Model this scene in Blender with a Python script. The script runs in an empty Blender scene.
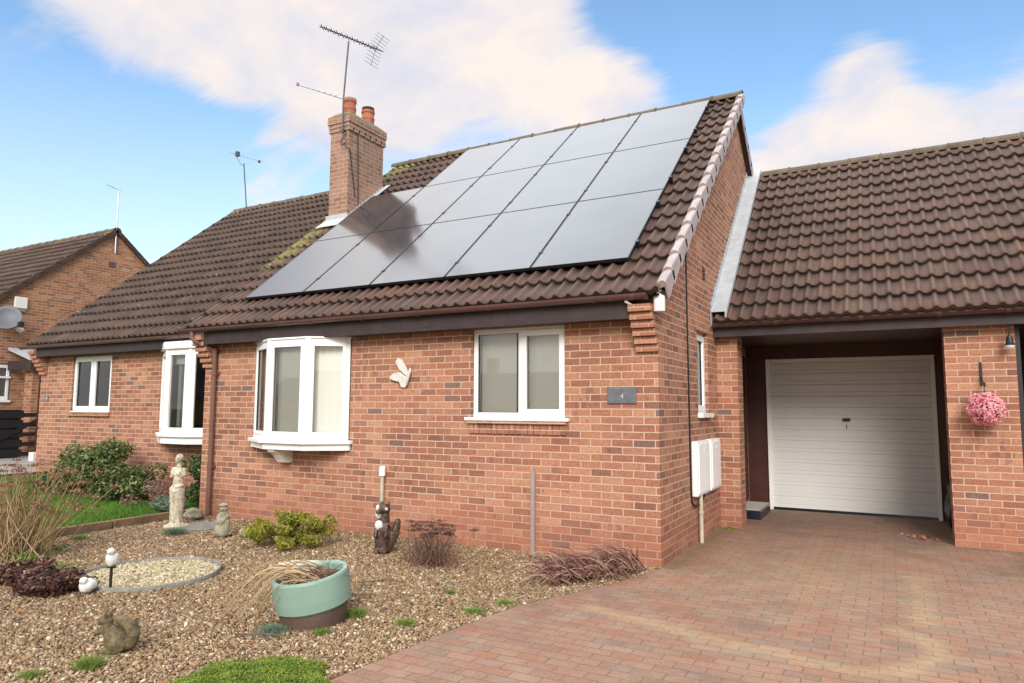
import bpy, bmesh, math, random
import numpy as np
from mathutils import Vector, Matrix, Euler
random.seed(7); RNG = np.random.default_rng(7)
PI = math.pi; R = math.radians
S = bpy.context.scene
C = S.collection
# ------------------------------------------------------------------ materials
def new_mat(name):
    m = bpy.data.materials.new(name); m.use_nodes = True
    nt = m.node_tree; b = nt.nodes['Principled BSDF']
    return m, nt, b
def N(nt, t, **kw):
    n = nt.nodes.new(t)
    for k, v in kw.items():
        if k.startswith('i_'):
            n.inputs[int(k[2:])].default_value = v
        else: setattr(n, k, v)
    return n
def ramp(nt, stops, interp='LINEAR'):
    n = nt.nodes.new('ShaderNodeValToRGB'); cr = n.color_ramp; cr.interpolation = interp
    while len(cr.elements) < len(stops): cr.elements.new(0.5)
    for e, (p, c) in zip(cr.elements, stops):
        e.position = p; e.color = (c[0], c[1], c[2], 1) if not isinstance(c, (int, float)) else (c, c, c, 1)
    return n
def noise(nt, scale, detail=4, rough=.55, vec=None, dist=0.):
    n = nt.nodes.new('ShaderNodeTexNoise'); n.inputs['Scale'].default_value = scale
    n.inputs['Detail'].default_value = detail; n.inputs['Roughness'].default_value = rough
    n.inputs['Distortion'].default_value = dist
    if vec is not None: nt.links.new(vec, n.inputs['Vector'])
    return n
def mix(nt, fac, a, b, mode='MIX'):
    n = nt.nodes.new('ShaderNodeMix'); n.data_type = 'RGBA'; n.blend_type = mode
    for s, v in ((0, fac), (6, a), (7, b)):
        if hasattr(v, 'is_linked') or hasattr(v, 'links'): nt.links.new(v, n.inputs[s])
        elif isinstance(v, (int, float)): n.inputs[s].default_value = v if s == 0 else (v, v, v, 1)
        else: n.inputs[s].default_value = (*v, 1)
    return n.outputs[2]
def math_(nt, op, a, b=None, clamp=False):
    n = nt.nodes.new('ShaderNodeMath'); n.operation = op; n.use_clamp = clamp
    for i, v in enumerate((a, b)):
        if v is None: continue
        if isinstance(v, (int, float)): n.inputs[i].default_value = v
        else: nt.links.new(v, n.inputs[i])
    return n.outputs[0]
def bump(nt, h, strength, dist, b):
    n = nt.nodes.new('ShaderNodeBump'); n.inputs['Strength'].default_value = strength
    n.inputs['Distance'].default_value = dist; nt.links.new(h, n.inputs['Height'])
    nt.links.new(n.outputs[0], b.inputs['Normal']); return n
def wpos(nt):
    return nt.nodes.new('ShaderNodeNewGeometry').outputs['Position']
def simple(name, col, rough=.5, var=.12, vscale=6., metal=0., bmp=0., bscale=60., spec=.5, dirt=None):
    m, nt, b = new_mat(name)
    p = wpos(nt)
    n = noise(nt, vscale, 5, .6, p)
    lo = tuple(max(0, c * (1 - var)) for c in col); hi = tuple(min(1, c * (1 + var)) for c in col)
    rp = ramp(nt, [(.3, lo), (.7, hi)]); nt.links.new(n.outputs[0], rp.inputs[0])
    out = rp.outputs[0]
    if dirt:
        n2 = noise(nt, vscale * 2.7, 6, .7, p, .4)
        r2 = ramp(nt, [(dirt[1], 0), (dirt[1] + .15, 1)]); nt.links.new(n2.outputs[0], r2.inputs[0])
        out = mix(nt, r2.outputs[0], out, dirt[0])
    nt.links.new(out, b.inputs['Base Color'])
    b.inputs['Roughness'].default_value = rough; b.inputs['Metallic'].default_value = metal
    b.inputs['Specular IOR Level'].default_value = spec
    if bmp:
        n3 = noise(nt, bscale, 4, .6, p); bump(nt, n3.outputs[0], bmp, .01, b)
    return m
def brick_mat(name, cols, mortar, plinth=True, seed=0., pale=0.0):
    m, nt, b = new_mat(name)
    uv = nt.nodes.new('ShaderNodeUVMap').outputs[0]
    mp = N(nt, 'ShaderNodeMapping'); nt.links.new(uv, mp.inputs[0]); mp.inputs[1].default_value = (.04 + seed, 0, 0)
    # slight wobble of the courses
    wn = noise(nt, 9, 2, .5, mp.outputs[0])
    sub = N(nt, 'ShaderNodeVectorMath', operation='SUBTRACT'); nt.links.new(wn.outputs['Color'], sub.inputs[0]); sub.inputs[1].default_value = (.5, .5, .5)
    sc = N(nt, 'ShaderNodeVectorMath', operation='SCALE'); nt.links.new(sub.outputs[0], sc.inputs[0]); sc.inputs['Scale'].default_value = .008
    ad = N(nt, 'ShaderNodeVectorMath', operation='ADD'); nt.links.new(mp.outputs[0], ad.inputs[0]); nt.links.new(sc.outputs[0], ad.inputs[1])
    v = ad.outputs[0]
    bt = N(nt, 'ShaderNodeTexBrick'); nt.links.new(v, bt.inputs['Vector'])
    bt.inputs['Color1'].default_value = (0, 0, 0, 1); bt.inputs['Color2'].default_value = (1, 1, 1, 1); bt.inputs['Mortar'].default_value = (.5, .5, .5, 1)
    bt.inputs['Scale'].default_value = 1; bt.inputs['Brick Width'].default_value = .225; bt.inputs['Row Height'].default_value = .075
    bt.inputs['Mortar Size'].default_value = .0068; bt.inputs['Mortar Smooth'].default_value = .25; bt.inputs['Bias'].default_value = 0
    rp = ramp(nt, cols if len(cols[0]) == 2 else [(i / (len(cols) - 1), c) for i, c in enumerate(cols)], 'LINEAR'); nt.links.new(bt.outputs['Color'], rp.inputs[0])
    base = rp.outputs[0]
    # each brick face: creased texture, darker headers / kiln marks
    n1 = noise(nt, 38, 4, .65, mp.outputs[0]); r1 = ramp(nt, [(.25, .68), (.75, 1.28)]); nt.links.new(n1.outputs[0], r1.inputs[0])
    base = mix(nt, 1., base, r1.outputs[0], 'MULTIPLY')
    ms = N(nt, 'ShaderNodeMapping'); nt.links.new(mp.outputs[0], ms.inputs[0]); ms.inputs[3].default_value = (22, 13.33, 1)
    wv = N(nt, 'ShaderNodeTexWhiteNoise', noise_dimensions='2D')
    fl = N(nt, 'ShaderNodeVectorMath', operation='FLOOR'); nt.links.new(ms.outputs[0], fl.inputs[0]); nt.links.new(fl.outputs[0], wv.inputs[0])
    n6 = noise(nt, 2.3, 2, .5, mp.outputs[0])
    k1 = math_(nt, 'MULTIPLY', math_(nt, 'GREATER_THAN', wv.outputs[0], .55), math_(nt, 'GREATER_THAN', n6.outputs[0], .60))
    base = mix(nt, math_(nt, 'MULTIPLY', k1, .45), base, (.16, .085, .065))
    n2 = noise(nt, .9, 4, .6, mp.outputs[0]); r2 = ramp(nt, [(.3, .80), (.7, 1.16)]); nt.links.new(n2.outputs[0], r2.inputs[0])
    base = mix(nt, 1., base, r2.outputs[0], 'MULTIPLY')
    mn = noise(nt, 14, 4, .6, mp.outputs[0]); mr = ramp(nt, [(.3, tuple(c * .82 for c in mortar)), (.7, mortar)]); nt.links.new(mn.outputs[0], mr.inputs[0])
    mcol = mr.outputs[0]
    if plinth:   # the lowest courses are stained a stronger red by splashed earth
        sp = N(nt, 'ShaderNodeSeparateXYZ'); nt.links.new(wpos(nt), sp.inputs[0])
        n5 = noise(nt, 1.6, 3, .5, mp.outputs[0])
        zz = math_(nt, 'ADD', sp.outputs[2], math_(nt, 'MULTIPLY', math_(nt, 'SUBTRACT', n5.outputs[0], .5), .3))
        rz = ramp(nt, [(.0, 1), (.26, .85), (.5, 0)]); nt.links.new(zz, rz.inputs[0])
        mcol = mix(nt, math_(nt, 'MULTIPLY', rz.outputs[0], .7), mcol, (.40, .19, .12))
        base = mix(nt, math_(nt, 'MULTIPLY', rz.outputs[0], .4), base, (.36, .14, .085))
    # lime bloom
    n4 = noise(nt, 3.1, 6, .7, mp.outputs[0], .5); r4 = ramp(nt, [(.55, 0), (.8, .35 + pale)]); nt.links.new(n4.outputs[0], r4.inputs[0])
    base = mix(nt, r4.outputs[0], base, (.52, .33, .22))
    col = mix(nt, bt.outputs['Fac'], base, mcol)
    nt.links.new(col, b.inputs['Base Color']); b.inputs['Roughness'].default_value = .9; b.inputs['Specular IOR Level'].default_value = .2
    h = math_(nt, 'ADD', math_(nt, 'MULTIPLY', math_(nt, 'SUBTRACT', 1., bt.outputs['Fac']), 1.), math_(nt, 'MULTIPLY', n1.outputs[0], .5))
    bump(nt, h, .7, .006, b)
    return m
def tile_mat(name, cols, moss, lichen=.0, mosscol=(.20, .175, .06)):
    m, nt, b = new_mat(name)
    uv = nt.nodes.new('ShaderNodeUVMap').outputs[0]
    ms = N(nt, 'ShaderNodeMapping'); nt.links.new(uv, ms.inputs[0]); ms.inputs[3].default_value = (1 / .3, 1 / .34, 1)
    fl = N(nt, 'ShaderNodeVectorMath', operation='FLOOR'); nt.links.new(ms.outputs[0], fl.inputs[0])
    wv = N(nt, 'ShaderNodeTexWhiteNoise', noise_dimensions='2D'); nt.links.new(fl.outputs[0], wv.inputs[0])
    rp = ramp(nt, [(i / (len(cols) - 1), c) for i, c in enumerate(cols)]); nt.links.new(wv.outputs[0], rp.inputs[0])
    base = rp.outputs[0]
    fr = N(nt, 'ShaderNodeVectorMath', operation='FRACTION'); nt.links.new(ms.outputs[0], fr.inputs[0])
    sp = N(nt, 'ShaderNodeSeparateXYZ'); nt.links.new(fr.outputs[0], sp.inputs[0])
    # shadow at each course step painted into the tile colour
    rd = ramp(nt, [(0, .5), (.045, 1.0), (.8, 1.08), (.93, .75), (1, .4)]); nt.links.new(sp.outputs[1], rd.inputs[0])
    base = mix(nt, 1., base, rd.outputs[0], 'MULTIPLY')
    st = N(nt, 'ShaderNodeMapping'); nt.links.new(uv, st.inputs[0]); st.inputs[3].default_value = (18, 2.5, 1)
    n1 = noise(nt, 1.6, 5, .65, st.outputs[0]); r1 = ramp(nt, [(.3, .80), (.72, 1.2)]); nt.links.new(n1.outputs[0], r1.inputs[0])
    base = mix(nt, 1., base, r1.outputs[0], 'MULTIPLY')
    n2 = noise(nt, .8, 5, .6, uv); r2 = ramp(nt, [(.3, .85), (.7, 1.12)]); nt.links.new(n2.outputs[0], r2.inputs[0])
    base = mix(nt, 1., base, r2.outputs[0], 'MULTIPLY')
    # the pans between the rolls are darker in tone, the crests paler
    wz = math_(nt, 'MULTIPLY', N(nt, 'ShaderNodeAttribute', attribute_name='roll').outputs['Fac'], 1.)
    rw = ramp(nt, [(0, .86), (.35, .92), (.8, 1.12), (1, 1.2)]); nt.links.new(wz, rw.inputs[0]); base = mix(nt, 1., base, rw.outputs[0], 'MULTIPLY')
    if moss:
        at = N(nt, 'ShaderNodeAttribute', attribute_name='moss')
        n3 = noise(nt, 11, 6, .7, uv, .3)
        f = math_(nt, 'SUBTRACT', math_(nt, 'ADD', n3.outputs[0], math_(nt, 'MULTIPLY', at.outputs['Fac'], .42)), .70)
        f = math_(nt, 'MULTIPLY', f, 7., True)
        base = mix(nt, f, base, mosscol)
    if lichen:
        n5 = noise(nt, 24, 3, .5, uv); r5 = ramp(nt, [(.695, 0), (.715, lichen)]); nt.links.new(n5.outputs[0], r5.inputs[0])
        base = mix(nt, r5.outputs[0], base, (.45, .44, .38))
    nt.links.new(base, b.inputs['Base Color']); b.inputs['Roughness'].default_value = .72; b.inputs['Specular IOR Level'].default_value = .35
    n4 = noise(nt, 70, 4, .6, uv); bump(nt, n4.outputs[0], .35, .004, b)
    return m
M = {}
# bungalow brick
bc = [(0, (0.184, 0.116, 0.105)), (.015, (0.194, 0.124, 0.101)), (.035, (0.242, 0.116, 0.083)), (.2, (0.320, 0.134, 0.084)), (.34, (0.398, 0.184, 0.114)), (.5, (0.339, 0.138, 0.085)), (.62, (0.466, 0.244, 0.149)), (.76, (0.364, 0.152, 0.093)), (.9, (0.436, 0.212, 0.129)), (1, (0.291, 0.132, 0.095))]
M['brick'] = brick_mat('brickwork', bc, (.60, .42, .30))
M['brick_far'] = brick_mat('weathered_brickwork', [(p_, (c[0] * .98, c[1] * 1.0, c[2] * .85)) for p_, c in bc], (.50, .35, .25), False, .3)
M['brick_chimney'] = brick_mat('chimney_brickwork', [(0.314, 0.167, 0.122), (0.380, 0.218, 0.156), (0.342, 0.187, 0.132), (0.266, 0.146, 0.113), (0.399, 0.238, 0.176)], (0.494, 0.385, 0.274), False, .7, .15)
M['brick_pale'] = brick_mat('corbel_brickwork', [(0.400, 0.181, 0.112), (0.470, 0.233, 0.146), (0.370, 0.158, 0.099), (0.440, 0.205, 0.129)], (0.560, 0.372, 0.258), False, .11, .1)
tc = [(0.080, 0.048, 0.036), (0.095, 0.053, 0.039), (0.112, 0.060, 0.041), (0.085, 0.051, 0.040), (0.103, 0.059, 0.043), (0.126, 0.065, 0.043), (0.088, 0.049, 0.036)]
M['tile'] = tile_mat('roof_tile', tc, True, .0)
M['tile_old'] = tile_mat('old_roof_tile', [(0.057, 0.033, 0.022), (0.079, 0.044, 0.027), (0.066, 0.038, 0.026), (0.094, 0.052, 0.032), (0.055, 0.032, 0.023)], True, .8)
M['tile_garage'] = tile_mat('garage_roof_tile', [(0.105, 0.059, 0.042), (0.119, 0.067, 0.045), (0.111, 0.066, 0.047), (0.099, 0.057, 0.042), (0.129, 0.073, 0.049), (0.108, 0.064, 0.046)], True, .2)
M['ridge'] = simple('ridge_tile', (.14, .10, .075), .85, .3, 5, bmp=.4, bscale=30, dirt=((.13, .14, .035), .52))
M['ridge_moss'] = simple('mossy_ridge_tile', (.135, .10, .07), .9, .35, 5, bmp=.5, bscale=30, dirt=((.10, .105, .03), .53))
M['moss_top'] = simple('mossy_mortar', (.20, .19, .09), .9, .3, 9, bmp=.5, bscale=30, dirt=((.13, .15, .03), .46))
M['verge'] = simple('verge_unit', (.44, .365, .35), .75, .16, 4, bmp=.15, dirt=((.28, .22, .20), .58))
M['upvc'] = simple('white_upvc', (.86, .86, .84), .28, .02, 3)
M['upvc_cream'] = simple('aged_upvc', (.78, .76, .68), .35, .05, 3)
M['gutter'] = simple('brown_gutter', (.105, .052, .044), .32, .12, 3, dirt=((.26, .17, .14), .62))
M['fascia'] = simple('dark_fascia', (.040, .025, .025), .65, .25, 5, bmp=.15, dirt=((.08, .055, .052), .6))
M['downpipe'] = simple('brown_downpipe', (.17, .08, .06), .35, .15, 3)
M['lead'] = simple('lead_flashing', (.42, .44, .455), .55, .14, 6, bmp=.2, bscale=14, dirt=((.52, .53, .53), .55))
M['pot'] = simple('terracotta_pot', (.40, .135, .075), .8, .25, 8, bmp=.2, dirt=((.20, .15, .12), .58))
M['pot_dark'] = simple('soot', (.03, .028, .026), .9, .3, 8)
M['black'] = simple('black_metal', (.015, .015, .016), .45, .2, 8)
M['dark_wood'] = simple('brown_stained_timber', (.055, .014, .008), .45, .3, 4, bmp=.15)
M['alu'] = simple('aluminium', (.42, .42, .43), .35, .1, 9, metal=.8)
M['alu_dark'] = simple('weathered_aluminium', (.12, .12, .13), .5, .2, 9, metal=.5)
M['slate'] = simple('slate', (.125, .13, .14), .45, .18, 12, bmp=.2)
M['letter'] = simple('pale_lettering', (.42, .44, .43), .6, .05)
M['stone_white'] = simple('cast_stone', (.56, .50, .38), .9, .3, 14, bmp=.8, bscale=60, dirt=((.24, .20, .13), .50))
M['stone_moss'] = simple('mossy_stone', (.30, .27, .19), .9, .3, 14, bmp=.6, bscale=60, dirt=((.16, .16, .07), .52))
M['stone_brown'] = simple('brown_cast_stone', (.15, .11, .055), .9, .5, 16, bmp=1., bscale=45, dirt=((.07, .06, .025), .48))
M['white_paint'] = simple('white_paint', (.66, .65, .61), .6, .05, 10, bmp=.15, dirt=((.45, .42, .36), .66))
M['dark_paint'] = simple('dark_brown_glaze', (.065, .034, .024), .35, .6, 26, bmp=.4, dirt=((.36, .28, .22), .57))
M['butterfly'] = simple('weathered_white_plaster', (.62, .59, .54), .8, .15, 30, bmp=.3)
M['planter'] = simple('mint_green_glaze', (.235, .35, .28), .42, .07, 5, bmp=.08, dirt=((.30, .42, .33), .62))
M['planter_base'] = simple('brown_plastic', (.105, .066, .052), .6, .25, 7, bmp=.2)
M['soil'] = simple('soil', (.07, .045, .03), .95, .5, 30, bmp=.8, bscale=60)
M['log'] = simple('bleached_log', (.55, .47, .35), .85, .3, 14, bmp=.5, dirt=((.13, .10, .07), .60))
M['timber'] = simple('weathered_timber', (.20, .125, .07), .85, .35, 5, bmp=.5, bscale=25, dirt=((.08, .05, .03), .55))
M['pipe_grey'] = simple('mauve_grey_pipe', (.34, .255, .235), .5, .12, 5)
M['pipe_cream'] = simple('cream_pipe', (.52, .46, .35), .5, .15, 6)
M['rim'] = simple('grey_edging', (.20, .19, .17), .7, .3, 9, bmp=.3, dirt=((.38, .36, .32), .55))
M['dish'] = simple('grey_dish', (.10, .105, .12), .5, .1, 5)
M['concrete'] = simple('pale_concrete', (.42, .39, .35), .9, .15, 8, bmp=.3)
M['black_plastic'] = simple('black_plastic', (.012, .013, .02), .3, .3, 8)
M['flower_stem'] = simple('dark_stem', (.05, .055, .02), .8, .3, 20)
M['bark'] = simple('twig_bark', (.12, .075, .05), .9, .3, 20)
def glass_mat():
    m, nt, b = new_mat('window_glass')
    out = nt.nodes['Material Output']; nt.nodes.remove(b)
    tr = N(nt, 'ShaderNodeBsdfTransparent'); tr.inputs[0].default_value = (.97, .98, .97, 1)
    gl = N(nt, 'ShaderNodeBsdfGlossy'); gl.inputs['Roughness'].default_value = .01; gl.inputs[0].default_value = (.95, .95, .95, 1)
    fr = N(nt, 'ShaderNodeFresnel'); fr.inputs[0].default_value = 1.75
    mx = N(nt, 'ShaderNodeMixShader'); nt.links.new(fr.outputs[0], mx.inputs[0]); nt.links.new(tr.outputs[0], mx.inputs[1]); nt.links.new(gl.outputs[0], mx.inputs[2])
    nt.links.new(mx.outputs[0], out.inputs[0]); return m
M['glass'] = glass_mat()
def blind_mat():
    m, nt, b = new_mat('vertical_blind_fabric')
    b.inputs['Base Color'].default_value = (.78, .77, .69, 1); b.inputs['Roughness'].default_value = .9
    return m
M['blind'] = blind_mat()
M['curtain'] = simple('grey_curtain', (.45, .43, .40), .9, .1, 5)
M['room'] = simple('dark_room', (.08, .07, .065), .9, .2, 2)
def panel_mat():
    m, nt, b = new_mat('solar_glass')
    p = wpos(nt); n = noise(nt, 1.7, 5, .6, p); r = ramp(nt, [(.3, (.025, .025, .03)), (.7, (.045, .045, .05))]); nt.links.new(n.outputs[0], r.inputs[0])
    # thin film of dust scatters light over the dark cells
    nt.links.new(r.outputs[0], b.inputs['Base Color'])
    b.inputs['Roughness'].default_value = .13; b.inputs['IOR'].default_value = 1.85
    b.inputs['Specular IOR Level'].default_value = .5
    b.inputs['Coat Weight'].default_value = .0; b.inputs['Coat Roughness'].default_value = .10; b.inputs['Coat IOR'].default_value = 1.9
    return m
M['panel'] = panel_mat()
M['panel_frame'] = simple('black_anodised_frame', (.03, .03, .034), .35, .1, 9, metal=.5)
def drive_mat():
    m, nt, b = new_mat('block_paving')
    uv = nt.nodes.new('ShaderNodeUVMap').outputs[0]
    wn = noise(nt, 1.3, 3, .5, uv)
    sub = N(nt, 'ShaderNodeVectorMath', operation='SUBTRACT'); nt.links.new(wn.outputs['Color'], sub.inputs[0]); sub.inputs[1].default_value = (.5, .5, .5)
    sc = N(nt, 'ShaderNodeVectorMath', operation='SCALE'); nt.links.new(sub.outputs[0], sc.inputs[0]); sc.inputs['Scale'].default_value = .05
    ad = N(nt, 'ShaderNodeVectorMath', operation='ADD'); nt.links.new(uv, ad.inputs[0]); nt.links.new(sc.outputs[0], ad.inputs[1])
    bt = N(nt, 'ShaderNodeTexBrick'); nt.links.new(ad.outputs[0], bt.inputs['Vector'])
    bt.inputs['Color1'].default_value = (0, 0, 0, 1); bt.inputs['Color2'].default_value = (1, 1, 1, 1); bt.inputs['Mortar'].default_value = (.5, .5, .5, 1)
    bt.inputs['Scale'].default_value = 1; bt.inputs['Brick Width'].default_value = .195; bt.inputs['Row Height'].default_value = .0985
    bt.inputs['Mortar Size'].default_value = .0046; bt.inputs['Mortar Smooth'].default_value = .5; bt.inputs['Bias'].default_value = 0
    cols = [(0.262, 0.143, 0.097), (0.318, 0.158, 0.104), (0.290, 0.176, 0.121), (0.262, 0.155, 0.109), (0.328, 0.173, 0.109), (0.215, 0.150, 0.116), (0.309, 0.146, 0.093), (0.276, 0.168, 0.121), (0.346, 0.190, 0.121)]
    rp = ramp(nt, [(i / 8, c) for i, c in enumerate(cols)]); nt.links.new(bt.outputs['Color'], rp.inputs[0])
    base = rp.outputs[0]
    n1 = noise(nt, 55, 5, .7, uv); r1 = ramp(nt, [(.25, .66), (.75, 1.32)]); nt.links.new(n1.outputs[0], r1.inputs[0])
    base = mix(nt, 1., base, r1.outputs[0], 'MULTIPLY')
    n2 = noise(nt, 1.1, 6, .6, uv, .6); r2 = ramp(nt, [(.3, (.84, .82, .82)), (.7, (1.14, 1.10, 1.06))]); nt.links.new(n2.outputs[0], r2.inputs[0])
    base = mix(nt, 1., base, r2.outputs[0], 'MULTIPLY')
    n3 = noise(nt, 3.2, 6, .7, uv, .3); r3 = ramp(nt, [(.45, 0), (.72, .6)]); nt.links.new(n3.outputs[0], r3.inputs[0])
    base = mix(nt, r3.outputs[0], base, (.34, .26, .19))
    jn = noise(nt, 5, 4, .6, uv); jr = ramp(nt, [(.3, (.14, .095, .07)), (.50, (.22, .16, .12)), (.64, (.15, .14, .07)), (.78, (.15, .16, .055))]); nt.links.new(jn.outputs[0], jr.inputs[0])
    col = mix(nt, bt.outputs['Fac'], base, jr.outputs[0])
    at = N(nt, 'ShaderNodeAttribute', attribute_name='sand')
    n4 = noise(nt, 16, 5, .7, uv); f = math_(nt, 'MULTIPLY', at.outputs['Fac'], math_(nt, 'ADD', math_(nt, 'MULTIPLY', n4.outputs[0], 2.4), -.45), True)
    col = mix(nt, math_(nt, 'MULTIPLY', f, .62), col, (.44, .33, .18))
    at2 = N(nt, 'ShaderNodeAttribute', attribute_name='moss')
    f2 = math_(nt, 'MULTIPLY', at2.outputs['Fac'], math_(nt, 'ADD', math_(nt, 'MULTIPLY', n4.outputs[0], 3.), -.7), True)
    col = mix(nt, f2, col, (.085, .09, .03))
    at3 = N(nt, 'ShaderNodeAttribute', attribute_name='recess_dark')
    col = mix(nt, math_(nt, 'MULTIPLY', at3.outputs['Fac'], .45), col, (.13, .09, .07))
    n7 = noise(nt, 34, 2, .5, uv); r7 = ramp(nt, [(.76, 0), (.775, 1)]); nt.links.new(n7.outputs[0], r7.inputs[0])
    col = mix(nt, r7.outputs[0], col, (.045, .04, .03))
    nt.links.new(col, b.inputs['Base Color']); b.inputs['Roughness'].default_value = .82; b.inputs['Specular IOR Level'].default_value = .3
    h = math_(nt, 'ADD', math_(nt, 'SUBTRACT', 1., bt.outputs['Fac']), math_(nt, 'MULTIPLY', n1.outputs[0], .5))
    bump(nt, h, .8, .006, b)
    return m
M['drive'] = drive_mat()
def attr_mat(name, stops, rough=.8, trans=0., interp='LINEAR', spec=.3):
    m, nt, b = new_mat(name)
    at = N(nt, 'ShaderNodeAttribute', attribute_name='rnd')
    rp = ramp(nt, stops, interp); nt.links.new(at.outputs['Fac'], rp.inputs[0]); nt.links.new(rp.outputs[0], b.inputs['Base Color'])
    b.inputs['Roughness'].default_value = rough; b.inputs['Specular IOR Level'].default_value = spec
    if trans:
        out = nt.nodes['Material Output']; t = N(nt, 'ShaderNodeBsdfTranslucent'); nt.links.new(rp.outputs[0], t.inputs[0])
        mx = N(nt, 'ShaderNodeMixShader'); mx.inputs[0].default_value = trans
        nt.links.new(b.outputs[0], mx.inputs[1]); nt.links.new(t.outputs[0], mx.inputs[2]); nt.links.new(mx.outputs[0], out.inputs[0])
    return m
M['pebble'] = attr_mat('gravel_stones', [(0, (0.077, 0.050, 0.030)), (.14, (0.258, 0.160, 0.081)), (.30, (0.361, 0.248, 0.133)), (.44, (0.232, 0.120, 0.059)), (.56, (0.404, 0.296, 0.174)), (.68, (0.138, 0.104, 0.074)), (.82, (0.353, 0.200, 0.100)), (.92, (0.499, 0.392, 0.252)), (1, (0.636, 0.544, 0.414))], .8)
M['pale_pebble'] = attr_mat('pale_gravel_stones', [(0, (0.136, 0.092, 0.047)), (.2, (0.323, 0.244, 0.125)), (.6, (0.425, 0.353, 0.203)), (.85, (0.510, 0.437, 0.281)), (1, (0.629, 0.588, 0.468))], .8)
M['gravel_base'] = simple('gravel_bed_earth', (.16, .11, .07), .95, .4, 40, bmp=.9, bscale=70)
M['grass'] = attr_mat('lawn_grass', [(0, (.06, .13, .018)), (.5, (.12, .25, .03)), (1, (.20, .34, .06))], .6, .3)
M['lawn_base'] = simple('lawn_earth', (.06, .11, .02), .95, .3, 12)
M['mound'] = attr_mat('mound_leaves', [(0, (.10, .15, .02)), (.5, (.20, .28, .035)), (1, (.32, .36, .07))], .6, .3)
M['leaf_dark'] = attr_mat('evergreen_leaves', [(0, (0.034, 0.052, 0.017)), (.4, (0.084, 0.115, 0.033)), (.7, (0.179, 0.213, 0.066)), (.92, (0.302, 0.322, 0.121)), (1, (0.470, 0.414, 0.264))], .5, .2)
M['leaf_glossy'] = attr_mat('dark_green_leaves', [(0, (.02, .04, .01)), (.6, (.05, .09, .02)), (1, (.14, .20, .06))], .4, .2)
M['leaf_yellow'] = attr_mat('yellow_green_leaves', [(0, (0.128, 0.153, 0.020)), (.5, (0.297, 0.298, 0.040)), (1, (0.479, 0.415, 0.089))], .55, .3)
M['leaf_purple'] = attr_mat('purple_leaves', [(0, (0.024, 0.016, 0.011)), (.4, (0.066, 0.030, 0.021)), (.7, (0.154, 0.057, 0.040)), (.88, (0.220, 0.149, 0.095)), (1, (0.440, 0.368, 0.247))], .5, .2)
M['leaf_sage'] = attr_mat('grey_green_leaves', [(0, (.09, .14, .09)), (1, (.23, .30, .20))], .7, .2)
M['weed'] = attr_mat('weed_leaves', [(0, (.10, .16, .025)), (1, (.30, .38, .09))], .6, .3)
M['straw'] = attr_mat('straw_stems', [(0, (.30, .20, .10)), (.5, (.46, .32, .17)), (1, (.60, .46, .27))], .7, .15)
M['brown_head'] = attr_mat('dead_flower_heads', [(0, (.07, .035, .026)), (.6, (.16, .08, .058)), (1, (.28, .16, .11))], .8, .1)
M['orange_head'] = attr_mat('russet_flower_heads', [(0, (.12, .055, .035)), (.6, (.27, .13, .08)), (1, (.42, .25, .16))], .8, .1)
M['red_twig'] = attr_mat('red_brown_twigs', [(0, (.12, .05, .04)), (.5, (.27, .125, .10)), (.8, (.38, .21, .16)), (1, (.48, .33, .24))], .7, .1)
M['brown_stem'] = attr_mat('brown_stems', [(0, (.14, .07, .05)), (.6, (.27, .15, .11)), (1, (.38, .26, .19))], .8, .1)
M['pink'] = attr_mat('pink_petals', [(0, (.50, .12, .15)), (.3, (.80, .28, .33)), (.7, (.92, .45, .48)), (1, (.95, .62, .62))], .6, .25)
M['dead_leaf'] = attr_mat('dry_leaves', [(0, (.20, .08, .04)), (1, (.48, .22, .12))], .8)
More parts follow.
